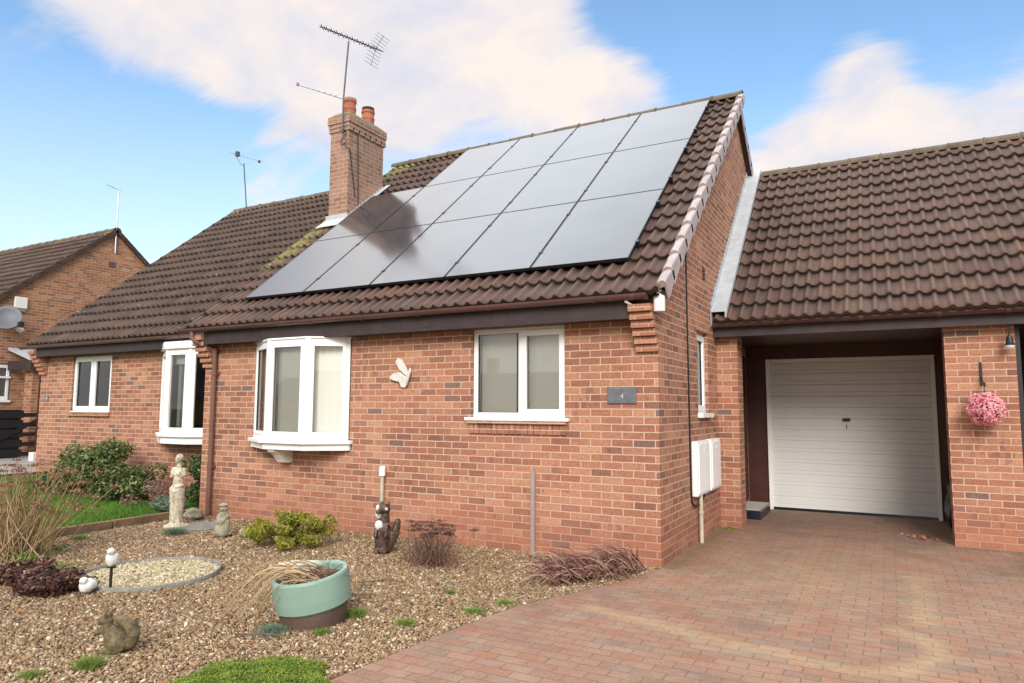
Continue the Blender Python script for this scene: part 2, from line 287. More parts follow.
# ------------------------------------------------------------------ mesh building
class MB:
    def __init__(s): s.v = []; s.f = []
    def add(s, vs, fs):
        o = len(s.v); s.v += [tuple(v) for v in vs]; s.f += [tuple(i + o for i in f) for f in fs]; return s
    def box(s, x0, x1, y0, y1, z0, z1):
        return s.add([(x0, y0, z0), (x1, y0, z0), (x1, y1, z0), (x0, y1, z0), (x0, y0, z1), (x1, y0, z1), (x1, y1, z1), (x0, y1, z1)],
                     [(0, 3, 2, 1), (4, 5, 6, 7), (0, 1, 5, 4), (1, 2, 6, 5), (2, 3, 7, 6), (3, 0, 4, 7)])
    def obox(s, o, ex, ey, ez):   # oriented box from a corner and three edge vectors
        o, ex, ey, ez = map(Vector, (o, ex, ey, ez))
        vs = [o, o + ex, o + ex + ey, o + ey, o + ez, o + ex + ez, o + ex + ey + ez, o + ey + ez]
        return s.add(vs, [(0, 3, 2, 1), (4, 5, 6, 7), (0, 1, 5, 4), (1, 2, 6, 5), (2, 3, 7, 6), (3, 0, 4, 7)])
    def tube(s, pts, rad, n=8, cap=True):
        pts = [Vector(p) for p in pts]; rr = rad if isinstance(rad, (list, tuple)) else [rad] * len(pts)
        o = len(s.v); up = Vector((0, 0, 1)); ref = None
        for i, p in enumerate(pts):
            d = (pts[min(i + 1, len(pts) - 1)] - pts[max(i - 1, 0)]).normalized()
            if ref is None: ref = d.orthogonal().normalized()
            a = (ref - d * ref.dot(d)); a = a.normalized() if a.length > 1e-5 else d.orthogonal().normalized(); ref = a; b = d.cross(a)
            for k in range(n):
                t = 2 * PI * k / n; s.v.append(tuple(p + (a * math.cos(t) + b * math.sin(t)) * rr[i]))
        for i in range(len(pts) - 1):
            for k in range(n):
                k2 = (k + 1) % n; s.f.append((o + i * n + k, o + i * n + k2, o + (i + 1) * n + k2, o + (i + 1) * n + k))
        if cap:
            s.f.append(tuple(o + k for k in reversed(range(n)))); s.f.append(tuple(o + (len(pts) - 1) * n + k for k in range(n)))
        return s
    def lathe(s, prof, c=(0, 0, 0), n=24, mat=None, cap=False):   # prof = [(r, z)]
        o = len(s.v); mat = mat or Matrix.Identity(4)
        for r, z in prof:
            for k in range(n):
                t = 2 * PI * k / n; v = mat @ Vector((r * math.cos(t), r * math.sin(t), z)); s.v.append((v.x + c[0], v.y + c[1], v.z + c[2]))
        for i in range(len(prof) - 1):
            for k in range(n):
                k2 = (k + 1) % n; s.f.append((o + i * n + k, o + i * n + k2, o + (i + 1) * n + k2, o + (i + 1) * n + k))
        if cap:
            s.f.append(tuple(o + k for k in reversed(range(n)))); s.f.append(tuple(o + (len(prof) - 1) * n + k for k in range(n)))
        return s
    def poly(s, pts, thick=None):
        n = len(pts)
        if thick is None: return s.add(pts, [tuple(range(n))])
        t = Vector(thick); b = [tuple(Vector(p) + t) for p in pts]
        fs = [tuple(range(n)), tuple(reversed(range(n, 2 * n)))] + [(i, i + n, (i + 1) % n + n, (i + 1) % n) for i in range(n)]
        return s.add(list(pts) + b, fs)
    def build(s, name, mat, parent=None, smooth=False, bevel=0., origin=None, label=None):
        me = bpy.data.meshes.new(name); me.from_pydata(s.v, [], s.f); me.validate()
        bm = bmesh.new(); bm.from_mesh(me)
        bmesh.ops.recalc_face_normals(bm, faces=bm.faces)
        uvl = bm.loops.layers.uv.new('UVMap')
        for f in bm.faces:
            nx, ny, nz = (abs(c) for c in f.normal)
            for l in f.loops:
                x, y, z = l.vert.co
                l[uvl].uv = (x, y) if nz > .75 else ((x, z) if ny >= nx else (y, z))
            f.smooth = smooth
        bm.to_mesh(me); bm.free()
        return link(name, me, mat, parent, bevel, origin, label, smooth)
def link(name, me, mat, parent=None, bevel=0., origin=None, label=None, smooth=False):
    o = bpy.data.objects.new(name, me); C.objects.link(o)
    me.materials.append(M[mat] if isinstance(mat, str) else mat)
    if origin is not None:
        me.transform(Matrix.Translation(-Vector(origin))); o.location = origin
    if parent is not None:
        o.parent = parent; w = Vector((0, 0, 0)); p = parent
        while p is not None: w += p.location; p = p.parent
        if origin is None: o.location = -w
        else: o.location = Vector(origin) - w
    if bevel:
        b = o.modifiers.new('bevel', 'BEVEL'); b.width = bevel; b.segments = 2; b.limit_method = 'ANGLE'; b.angle_limit = R(40)
    if label: o['label'] = label
    return o
def thing(name, label, cat, loc=(0, 0, 0), group=None):
    o = bpy.data.objects.new(name, None); C.objects.link(o); o.location = loc; o.empty_display_size = .1
    o['label'] = label; o['category'] = cat
    if group: o['group'] = group
    return o
def tag(o, label, cat, group=None):
    o['label'] = label; o['category'] = cat
    if group: o['group'] = group
    return o
def struct(o, kind='structure'): o['kind'] = kind; return o
def np_mesh(name, V, F, rnd=None, attrs=None, uv=None, smooth=False):
    V = np.asarray(V, dtype=np.float32); F = np.asarray(F, dtype=np.int32)
    me = bpy.data.meshes.new(name); k = F.shape[1]
    me.vertices.add(len(V)); me.vertices.foreach_set('co', V.ravel())
    me.loops.add(F.size); me.loops.foreach_set('vertex_index', F.ravel())
    me.polygons.add(len(F)); me.polygons.foreach_set('loop_start', np.arange(0, F.size, k, dtype=np.int32))
    me.polygons.foreach_set('loop_total', np.full(len(F), k, dtype=np.int32))
    if smooth: me.polygons.foreach_set('use_smooth', np.ones(len(F), dtype=bool))
    me.update(calc_edges=True)
    if rnd is not None:
        a = me.attributes.new('rnd', 'FLOAT', 'FACE'); a.data.foreach_set('value', np.asarray(rnd, dtype=np.float32))
    for n, d in (attrs or {}).items():
        a = me.attributes.new(n, 'FLOAT', 'POINT'); a.data.foreach_set('value', np.asarray(d, dtype=np.float32))
    if uv is not None:
        l = me.uv_layers.new(name='UVMap'); l.data.foreach_set('uv', np.asarray(uv, dtype=np.float32)[F.ravel()].ravel())
    return me
# ------------------------------------------------------------------ roofs
GA = .34
def roof_tiles(name, mat, parent, x0, x1, Y0, Z0, dy, pitch, rows, moss=None, sub=8, seed=0, vmax=1e9):
    """wavy interlocking tiles laid in courses. dy = +1 rises towards +Y, -1 towards -Y."""
    rg = np.random.default_rng(seed); w = .15
    nx = int(round((x1 - x0) / w * sub)) + 1; xs = x0 + (x1 - x0) * np.arange(nx) / (nx - 1)
    ph = (xs / w) % 1.0
    roll = np.where(np.abs(ph - .5) < .30, .5 + .5 * np.cos(PI * (ph - .5) / .30), 0.); prof = .036 * roll + .004 * np.cos(2 * PI * (ph - .5))
    cp, sp = math.cos(pitch), math.sin(pitch)
    lines = []; jx = {}
    for k in range(rows):
        tid = np.floor(xs / .3).astype(int); jt = rg.normal(0, .0028, tid.max() - tid.min() + 1)[tid - tid.min()]
        js = rg.normal(0, .004, tid.max() - tid.min() + 1)[tid - tid.min()]
        if k == 0: lines.append((np.full(nx, 0.), prof * .8 - .018))
        else: lines.append((np.full(nx, k * GA) + js, prof * .75 - .004))
        lines.append((np.full(nx, k * GA) + js, prof + .031 + jt)); lines.append((np.full(nx, k * GA + .09), prof + .026 + jt * .8))
        lines.append((np.full(nx, (k + 1) * GA + .002), prof * .9 + .002))
    V = []; UV = []; ms = []
    lines = [(np.minimum(v, vmax), h) for v, h in lines]
    for v, h in lines:
        y = Y0 + dy * (v * cp - h * sp); z = Z0 + v * sp + h * cp
        V.append(np.stack([xs, y, z], 1)); UV.append(np.stack([xs, v - .001], 1))
        ms.append(moss(xs, v) if moss else np.zeros(nx))
    V = np.concatenate(V); UV = np.concatenate(UV); ms = np.concatenate(ms); nl = len(lines)
    i = np.arange(nx - 1); F = []
    for r in range(nl - 1):
        a = r * nx + i; q = np.stack([a, a + 1, a + nx + 1, a + nx], 1); F.append(q if dy > 0 else q[:, ::-1])
    F = np.concatenate(F)
    me = np_mesh(name, V, F, attrs={'moss': ms, 'roll': np.tile(roll, nl)}, uv=UV)
    me.polygons.foreach_set('use_smooth', np.ones(len(F), dtype=bool))
    # hard edge at the lap
    sm = np.ones(len(F), dtype=bool); nn = nx - 1
    for r in range(nl - 1):
        if r % 4 == 3 or r % 4 == 0: sm[r * nn:(r + 1) * nn] = False
    me.polygons.foreach_set('use_smooth', sm)
    return link(name, me, mat, parent)
def ridge(name, mat, parent, x0, x1, Y, Z, r=.115, seg=.45, pitch=R(39.5)):
    mb = MB(); n = int((x1 - x0) / seg); w = (x1 - x0) / n
    for k in range(n):
        a = x0 + k * w; rr = r * random.uniform(.97, 1.03); dz = random.uniform(-.006, .006)
        for (u0, u1, q) in ((a, a + w - .012, rr), (a + w - .03, a + w - .004, rr + .012)):
            o = len(mb.v); m = 9
            for u in (u0, u1):
                for ring in (q, q - .018):
                    for j in range(m):
                        t = R(-8) + (PI + R(16)) * j / (m - 1); mb.v.append((u, Y - ring * math.cos(t), Z + dz - .045 + ring * .85 * math.sin(t)))
            for j in range(m - 1):
                mb.f += [(o + j, o + j + 1, o + 2 * m + j + 1, o + 2 * m + j), (o + m + j, o + m + j + 1, o + 3 * m + j + 1, o + 3 * m + j),
                         (o + j, o + j + 1, o + m + j + 1, o + m + j), (o + 2 * m + j, o + 2 * m + j + 1, o + 3 * m + j + 1, o + 3 * m + j)]
            mb.f += [(o, o + m, o + 3 * m, o + 2 * m), (o + m - 1, o + 2 * m - 1, o + 4 * m - 1, o + 3 * m - 1)]
    return mb.build(name, mat, parent)
def gutter(x0, x1, Y, Z, parent, name='gutter', mat='gutter', joints=(), r=.056):
    mb = MB(); m = 9
    def seg(a, b, ro, ri):
        o = len(mb.v)
        for x in (a, b):
            for q in (ro, ri):
                for j in range(m):
                    t = PI + PI * j / (m - 1); mb.v.append((x, Y + q * math.cos(t), Z + q * math.sin(t)))
        for j in range(m - 1):
            mb.f.extend([(o + j, o + j + 1, o + 2 * m + j + 1, o + 2 * m + j), (o + m + j, o + m + j + 1, o + 3 * m + j + 1, o + 3 * m + j),
                         (o + j, o + j + 1, o + m + j + 1, o + m + j), (o + 2 * m + j, o + 2 * m + j + 1, o + 3 * m + j + 1, o + 3 * m + j)])
        mb.f.extend([(o, o + m, o + 3 * m, o + 2 * m), (o + m - 1, o + 2 * m - 1, o + 4 * m - 1, o + 3 * m - 1)])
    seg(x0, x1, r, r - .006)
    for j in joints: seg(j - .022, j + .022, r + .007, r - .001)
    for e, d in ((x0, -1), (x1, 1)):   # stop ends
        o = len(mb.v); c = [(e + d * .004, Y + (r + .006) * math.cos(PI + PI * j / (m - 1)), Z + (r + .006) * math.sin(PI + PI * j / (m - 1))) for j in range(m)]
        mb.poly(c, (-d * .03, 0, 0))
    return mb.build(name, mat, parent, smooth=False)
def wall_front(mb, Y, x0, x1, z0, z1, holes, t=.1, dirn=1):
    """wall in an XZ plane at Y with rectangular holes, thickness t away from the viewer"""
    xs = sorted({x0, x1, *[h[0] for h in holes], *[h[1] for h in holes]}); zs = sorted({z0, z1, *[h[2] for h in holes], *[h[3] for h in holes]})
    for a, b in zip(xs[:-1], xs[1:]):
        for c, d in zip(zs[:-1], zs[1:]):
            if any(h[0] <= a + 1e-6 and b <= h[1] + 1e-6 and h[2] <= c + 1e-6 and d <= h[3] + 1e-6 for h in holes): continue
            mb.add([(a, Y, c), (b, Y, c), (b, Y, d), (a, Y, d)], [(0, 1, 2, 3)])
    for (a, b, c, d) in holes:
        mb.add([(a, Y, c), (a, Y + t, c), (a, Y + t, d), (a, Y, d)], [(0, 1, 2, 3)]); mb.add([(b, Y, c), (b, Y + t, c), (b, Y + t, d), (b, Y, d)], [(0, 1, 2, 3)])
        mb.add([(a, Y, c), (b, Y, c), (b, Y + t, c), (a, Y + t, c)], [(0, 1, 2, 3)]); mb.add([(a, Y, d), (b, Y, d), (b, Y + t, d), (a, Y + t, d)], [(0, 1, 2, 3)])
def frame_bars(mb, A, B, z0, z1, w=.06, d=.06, mull=(), top=None, bot=None):
    """window frame between plan points A and B; d = depth measured inwards (to the left of A->B)"""
    A, B = Vector((*A, 0)), Vector((*B, 0)); u = (B - A).normalized(); L = (B - A).length; nrm = Vector((-u.y, u.x, 0))
    top = top or w; bot = bot or w
    def bar(s0, s1, a, b, off=0.): mb.obox(A + u * s0 + nrm * off + Vector((0, 0, a)), u * (s1 - s0), nrm * (d - off), Vector((0, 0, b - a)))
    bar(0, w, z0 + bot, z1 - top); bar(L - w, L, z0 + bot, z1 - top); bar(0, L, z0, z0 + bot); bar(0, L, z1 - top, z1)
    for (c, mw) in mull: bar(c - mw / 2, c + mw / 2, z0 + bot, z1 - top)
    return u, nrm, L
def pane_quad(mb, A, B, s0, s1, z0, z1, off, th=.006):
    A, B = Vector((*A, 0)), Vector((*B, 0)); u = (B - A).normalized(); nrm = Vector((-u.y, u.x, 0)); o = A + u * s0 + nrm * off
    mb.add([o + Vector((0, 0, z0)), o + u * (s1 - s0) + Vector((0, 0, z0)), o + u * (s1 - s0) + Vector((0, 0, z1)), o + Vector((0, 0, z1))], [(0, 1, 2, 3)])
def blinds(A, B, z0, z1, off, parent, mat='blind', step=.085, ang=R(14)):
    A, B = Vector((*A, 0)), Vector((*B, 0)); u = (B - A).normalized(); L = (B - A).length; nrm = Vector((-u.y, u.x, 0)); mb = MB(); n = int(L / step)
    for k in range(n + 1):
        c = A + u * (k * step + .01) + nrm * (off + .02); d = (u * math.cos(ang) + nrm * math.sin(ang)) * step * .56
        mb.add([c - d + Vector((0, 0, z0)), c + d + Vector((0, 0, z0)), c + d + Vector((0, 0, z1)), c - d + Vector((0, 0, z1))], [(0, 1, 2, 3)])
    return mb.build('blind', mat, parent)
PITCH = .6902; CP, SP = math.cos(PITCH), math.sin(PITCH)
EY, EZ = -.27, 2.602          # eave line of the tile bed, main roof
RY = 4.35; RZ = EZ + (RY - EY) * math.tan(PITCH)
# ------------------------------------------------------------------ the bungalow
L_ = 6.66
house = thing('brick_bungalow', 'red brick bungalow with solar panels on its steep brown tiled roof', 'house')
mb = MB()
BX0, BX1 = -5.60, -3.92; BZ0, BZ1 = 1.06, 2.37
wall_front(mb, 0, -L_, 0, -.15, 2.60, [(-2.156, -1.0, 1.375, 2.385), (BX0, BX1, BZ0, BZ1)])
SZ = EZ - .05
def gz(y): return SZ + (y - EY) * math.tan(PITCH) if y < RY else SZ + (RY - EY) * math.tan(PITCH) - (y - RY) * math.tan(PITCH)
DEP = 2 * RY
for X in (0., -L_):      # gable walls
    hole = (1.58, 2.12, 1.43, 2.43) if X == 0 else None
    cuts = [0, 1.58, 2.12, RY, DEP] if hole else [0, RY, DEP]
    for a, b in zip(cuts[:-1], cuts[1:]):
        if hole and a == hole[0]:
            mb.add([(X, a, -.15), (X, b, -.15), (X, b, hole[2]), (X, a, hole[2])], [(0, 1, 2, 3)])
            mb.add([(X, a, hole[3]), (X, b, hole[3]), (X, b, gz(b)), (X, a, gz(a))], [(0, 1, 2, 3)])
        else: mb.add([(X, a, -.15), (X, b, -.15), (X, b, gz(b)), (X, a, gz(a))], [(0, 1, 2, 3)])
    if hole:
        a, b, c, d = hole
        for q in ([(X, a, c), (X - .1, a, c), (X - .1, a, d), (X, a, d)], [(X, b, c), (X - .1, b, c), (X - .1, b, d), (X, b, d)],
                  [(X, a, c), (X, b, c), (X - .1, b, c), (X - .1, a, c)], [(X, a, d), (X, b, d), (X - .1, b, d), (X - .1, a, d)]): mb.add(q, [(0, 1, 2, 3)])
mb.add([(-L_, DEP, -.15), (0, DEP, -.15), (0, DEP, 2.6), (-L_, DEP, 2.6)], [(0, 1, 2, 3)])
wall = mb.build('wall', 'brick', house)
# corbelled brick ends carrying the eaves
def corbel(x0, x1, Yw, parent, ztop, name='corbel'):
    mb = MB(); n = 6
    for k in range(n):
        z1 = ztop - k * .075; p = .27 - k * .045
        mb.box(x0, x1, Yw - p, Yw - .001, z1 - .068, z1)
        if k < n - 1: mb.box(x0 + .012, x1 - .012, Yw - p + .055, Yw - .001, z1 - .0751, z1 - .068)
    return mb.build(name, 'brick_pale', parent, bevel=.003)
corbel(-.215, .012, 0, house, 2.505); corbel(-L_ - .012, -L_ + .215, 0, house, 2.505)
# gable roof top: bed, tiles, ridge, verges
def moss_main(xs, v):
    v = np.asarray(v)
    m = np.clip(1 - (xs + 6.76) / .75, 0, 1) * (1.15 * np.clip((v - 1.2) / 1.0, 0, 1) + .25) + np.clip((v - 5.45) / .5, 0, 1) * .55
    m += np.exp(-((xs + 5.6) / .5) ** 2 - ((v - 4.6) / .6) ** 2) * .35
    m -= .1
    return m
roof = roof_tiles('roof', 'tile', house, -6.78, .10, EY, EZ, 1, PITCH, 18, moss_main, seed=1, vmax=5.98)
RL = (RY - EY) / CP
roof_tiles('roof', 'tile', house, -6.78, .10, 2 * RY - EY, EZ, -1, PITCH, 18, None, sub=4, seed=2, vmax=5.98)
ridge('ridge_tiles', 'ridge_moss', house, -6.78, .15, RY, RZ + .05)
def verge(parent, X, dy0, mat='verge', name='verge_capping', n=18, W=.10, back=True):
    mb = MB()
    for s in ((1, -1) if back else (1,)):
        oy = EY if s == 1 else 2 * RY - EY
        for k in range(n):
            v0 = k * GA + (.05 if k == 0 else -.02); v1 = min((k + 1) * GA + .035, RL + .02); a0 = .098; a1 = .055
            if v0 >= RL: break
            def P(x, v, h): return (x - (.07 if s < 0 else 0), oy + s * (v * CP - h * SP), EZ + v * SP + h * CP)
            # profile in (x, h): rolled top, drop face
            pr = [(X - W, -.03), (X - W, .6), (X - W * .6, .93), (X - .03, 1.), (X - .004, .82), (X, .55), (X, -1.1), (X - .014, -1.1), (X - .02, .3)]
            o = len(mb.v)
            for (v, a) in ((v0, a0), (v0 + .08, a0 * .97), (v1, a1)):
                for x, h in pr: mb.v.append(P(x, v, h * a))
            m = len(pr)
            for r in range(2):
                for j in range(m): mb.f.append((o + r * m + j, o + r * m + (j + 1) % m, o + (r + 1) * m + (j + 1) % m, o + (r + 1) * m + j))
            mb.f.append(tuple(o + j for j in range(m))); mb.f.append(tuple(o + 2 * m + j for j in reversed(range(m))))
    return mb.build(name, mat, parent)
verge(house, .168, 0)
# soffit under the verge
mb = MB()
for s in (1, -1):
    oy = EY if s == 1 else 2 * RY - EY
    p = lambda x, v, h: (x, oy + s * (v * CP - h * SP), EZ + v * SP + h * CP)
    mb.obox(p(-.01, .05, -.055), (.158 if s > 0 else .09, 0, 0), Vector(p(0, RL, 0)) - Vector(p(0, .05, 0)), Vector(p(0, 0, .03)) - Vector(p(0, 0, 0)))
mb.build('verge_soffit', 'fascia', house)
# roof bed so that no light leaks
mb = MB(); p = lambda x, y, z: (x, y, z)
mb.add([(-6.76, EY + .02, EZ - .03), (.09, EY + .02, EZ - .03), (.09, RY, RZ - .03), (-6.76, RY, RZ - .03), (.09, 2 * RY - EY, EZ - .03), (-6.76, 2 * RY - EY, EZ - .03)], [(0, 1, 2, 3), (3, 2, 4, 5)])
mb.build('roof_felt', 'black', house)
mb = MB(); mb.box(-6.44, -.217, -.222, -.20, 2.375, 2.555); mb.box(-6.44, -.217, -.20, -.001, 2.385, 2.40)
mb.build('fascia', 'fascia', house, bevel=.003)
gj = [-6.3, -5.35, -4.35, -3.5, -2.7, -1.75, -.55]
gutter(-6.86, -.02, -.285, 2.60, house, joints=gj)
mb = MB()   # small dark vent box on the fascia
mb.box(-2.66, -2.56, -.228, -.2225, 2.42, 2.49); mb.build('fascia_vent', 'fascia', house, bevel=.003)
# downpipe with swan neck
mb = MB(); mb.tube([(-6.6, -.285, 2.56), (-6.6, -.285, 2.47), (-6.56, -.25, 2.42), (-6.43, -.10, 2.33), (-6.40, -.06, 2.27), (-6.40, -.055, 2.1), (-6.40, -.055, .0)], .034, 14)
for z in (2.30, 1.98, .68): mb.tube([(-6.40, -.055, z - .03), (-6.40, -.055, z + .03)], .042, 14)
for z in (1.98, .68): mb.box(-6.46, -6.34, -.03, -.001, z - .02, z + .02)
mb.build('downpipe', 'downpipe', house, smooth=False)
# front window
def window(parent, A, B, z0, z1, sashes, sill=None, mat='upvc', blind='blind', fw=.055, back=.085, room=True, boff=.10, bdrop=0., d=.065):
    """A->B plan line seen from outside left to right. sashes = list of (s0, s1, opening?)"""
    mb = MB(); Av, Bv = Vector((*A, 0)), Vector((*B, 0)); u = (Bv - Av).normalized(); L = (Bv - Av).length; nrm = Vector((-u.y, u.x, 0))
    mull = [(s[1], .05) for s in sashes[:-1]]
    frame_bars(mb, A, B, z0, z1, fw, d, mull)
    for (s0, s1, op) in sashes:
        if op:   # a raised opening sash
            a = Av + u * (s0 + .012) - nrm * .014; b = Av + u * (s1 - .012) - nrm * .014
            frame_bars(mb, a.xy, b.xy, z0 + .03, z1 - .03, .065, .05)
    f = mb.build('window', mat, parent, bevel=.004)
    for (s0, s1, op) in sashes:
        pm = MB(); pane_quad(pm, A, B, s0 + .02, s1 - .02, z0 + .04, z1 - .04, .022); pm.build('pane', 'glass', f)
        gm = MB(); e = .07 if op else .045; zo = .085 if op else .05      # dark glazing gasket
        Ag = Av + u * (s0 + e) + nrm * .012; Bg = Av + u * (s1 - e) + nrm * .012
        if s0 == 0: Ag += u * (.02 if op else .012)
        frame_bars(gm, Ag.xy, Bg.xy, z0 + zo, z1 - zo, .008, .012); gm.build('gasket', 'black_plastic', f)
    if blind: blinds(A, B, z0 + .03, z1 - .03 - bdrop, boff, f, blind)
    if sill:
        sm = MB(); so, sx, sz0, sz1 = sill
        sm.obox(Av - u * sx - nrm * so + Vector((0, 0, sz0)), u * (L + 2 * sx), nrm * (so + .05), Vector((0, 0, sz1 - sz0))); sm.build('sill', mat, f, bevel=.004)
    return f
window(house, (-2.15, .05), (-1.006, .05), 1.40, 2.385, [(0, .60, False), (.60, 1.144, True)], sill=(.10, .06, 1.368, 1.402))
mb = MB()     # brick on edge below the front window
for k in range(16):
    x = -2.17 + k * .0745; mb.box(x, x + .066, -.022 + random.uniform(-.002, .002), .0, 1.225, 1.33)
mb.box(-2.168, -.985, -.012, .0, 1.23, 1.325); mb.box(-2.18, -.975, -.05, .02, 1.334, 1.366)
mb.build('brick_sill', 'brick', house, bevel=.003)
# bow window: three facets
P0, P1, P2, P3 = (-5.60, -.02), (-5.02, -.32), (-4.36, -.32), (-3.92, -.02)
bay = MB()
bz0, bz1 = 1.07, 2.365
def facet(mb, A, B):
    Av, Bv = Vector((*A, 0)), Vector((*B, 0)); u = (Bv - Av).normalized(); nrm = Vector((-u.y, u.x, 0))
    frame_bars(mb, A, B, bz0 + .03, bz1, .07, .07, top=.07, bot=.075)
    a = Av + u * .045 - nrm * .012; b = Bv - u * .045 - nrm * .012
    frame_bars(mb, a.xy, b.xy, bz0 + .08, bz1 - .05, .050, .05)
for A, B in ((P0, P1), (P1, P2), (P2, P3)): facet(bay, A, B)
for P in (P1, P2): bay.lathe([(.05, bz0 + .02), (.05, bz1)], (P[0], P[1] + .03, 0), 10, cap=True)
bayo = bay.build('bow_window', 'upvc', house, bevel=.004)
gm = MB(); pm = MB()
for A, B in ((P0, P1), (P1, P2), (P2, P3)):
    Av, Bv = Vector((*A, 0)), Vector((*B, 0)); u = (Bv - Av).normalized(); L = (Bv - Av).length; nrm = Vector((-u.y, u.x, 0))
    gm = MB(); frame_bars(gm, (Av + u * .088 + nrm * .008).xy, (Bv - u * .088 + nrm * .008).xy, bz0 + .125, bz1 - .095, .008, .012); gm.build('gasket', 'black_plastic', bayo)
    pm = MB(); pane_quad(pm, A, B, .04, L - .04, bz0 + .08, bz1 - .05, .02); pm.build('pane', 'glass', bayo)
blinds((-5.52, .03), (-4.95, -.22), bz0 + .05, bz1 - .03, .0, bayo); blinds((-4.95, -.22), (-4.44, -.22), bz0 + .05, bz1 - .03, .0, bayo); blinds((-4.44, -.22), (-3.98, .03), bz0 + .05, bz1 - .03, .0, bayo)
def bayslab(mb, e, z0, z1, sgn=1):
    pts = [(P0[0] - e * .7, .0, z0), (P0[0] - e * .7, P0[1] - e * .5, z0), (P1[0] - e * .5, P1[1] - e, z0), (P2[0] + e * .5, P2[1] - e, z0), (P3[0] + e * .7, P3[1] - e * .5, z0), (P3[0] + e * .7, .0, z0)]
    mb.poly(pts, (0, 0, z1 - z0))
mb = MB(); bayslab(mb, .085, 1.055, 1.10); bayslab(mb, .035, .975, 1.055); mb.build('sill', 'upvc', bayo, bevel=.005)
mb = MB(); bayslab(mb, .02, bz1 - .001, bz1 + .02); mb.build('head', 'upvc', bayo)
# curved bracket under the bow window
mb = MB(); pts = [(-.0, .975), (-.33, .975), (-.32, .945), (-.24, .90), (-.18, .84), (-.15, .80), (-.055, .79), (0, .80)]
mb.poly([(-4.99, y, z) for y, z in pts], (.12, 0, 0)); mb.build('bracket', 'upvc_cream', bayo, bevel=.006)
# dark room boxes behind the windows
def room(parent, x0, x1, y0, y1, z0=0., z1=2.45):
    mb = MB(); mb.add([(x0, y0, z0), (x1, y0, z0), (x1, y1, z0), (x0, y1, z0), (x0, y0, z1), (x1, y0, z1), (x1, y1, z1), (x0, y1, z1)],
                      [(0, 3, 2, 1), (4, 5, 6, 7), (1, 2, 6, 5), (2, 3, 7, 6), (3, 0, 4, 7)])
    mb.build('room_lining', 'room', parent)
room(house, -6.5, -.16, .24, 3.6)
# side window
window(house, (-.05, 1.585), (-.05, 2.115), 1.45, 2.425, [(0, .53, True)], sill=(.11, .03, 1.40, 1.452))
# soldier course above side window + wall vents
mb = MB()
for k in range(8): mb.box(-.002, .008, 1.56 + k * .0745, 1.56 + k * .0745 + .064, 2.44, 2.65)
mb.build('brick_lintel', 'brick_pale', house)
mb = MB(); mb.box(-.005, .008, 1.93, 2.03, 3.10, 3.27)
for k in range(3): mb.box(.0, .02, 1.935, 2.025, 3.115 + k * .05, 3.145 + k * .05)
mb.build('air_vent', 'gutter', house)
# chimney
mb = MB(); cx0, cx1, cy0, cy1 = -6.57, -6.15, 2.28, 3.22
mb.box(cx0, cx1, cy0, cy1, 4.3, 6.36)
ch = mb.build('chimney', 'brick_chimney', house)
mb = MB()
for k in range(14):   # dentil course
    y = cy0 - .02 + k * .075
    if k % 2 == 0 and y + .1 < cy1 + .05: mb.box(cx0 - .03, cx1 + .03, y, y + .10, 6.36, 6.43)
mb.box(cx0 - .03, cx1 + .03, cy0 - .03, cy1 + .03, 6.43, 6.50); mb.box(cx0 - .045, cx1 + .045, cy0 - .045, cy1 + .045, 6.501, 6.64)
mb.build('chimney_head', 'brick_chimney', ch, bevel=.004)
mb = MB(); 
def slab(mb, x0, x1, y0, y1, z0, z1, i): mb.add([(x0, y0, z0), (x1, y0, z0), (x1, y1, z0), (x0, y1, z0), (x0 + i, y0 + i, z1), (x1 - i, y0 + i, z1), (x1 - i, y1 - i, z1), (x0 + i, y1 - i, z1)], [(0, 3, 2, 1), (4, 5, 6, 7), (0, 1, 5, 4), (1, 2, 6, 5), (2, 3, 7, 6), (3, 0, 4, 7)])
slab(mb, cx0 - .046, cx1 + .046, cy0 - .046, cy1 + .046, 6.635, 6.73, .10); mb.build('flaunching', 'moss_top', ch)
potm = [(.115, 0), (.115, .05), (.12, .06), (.12, .14), (.128, .15), (.128, .18), (.118, .19), (.115, .27), (.13, .28), (.13, .33), (.10, .335), (.09, .30)]
MB().lathe([(r * .95, z * 1.02) for r, z in potm], (-6.37, 2.52, 6.70), 20).build('pot', 'pot', ch, smooth=False)
pp = MB().lathe([(r * .95, z * .95) for r, z in potm], (-6.35, 3.0, 6.70), 20).build('pot', 'pot', ch, smooth=False)
MB().lathe([(.11, 0), (.115, .02), (.115, .08), (.08, .09)], (-6.35, 3.0, 6.99), 20).build('pot_cowl', 'pot_dark', ch)
MB().lathe([(.11, 0), (.12, .02), (.12, .05), (.08, .06)], (-6.37, 2.52, 7.01), 20).build('pot_cowl', 'concrete', ch)
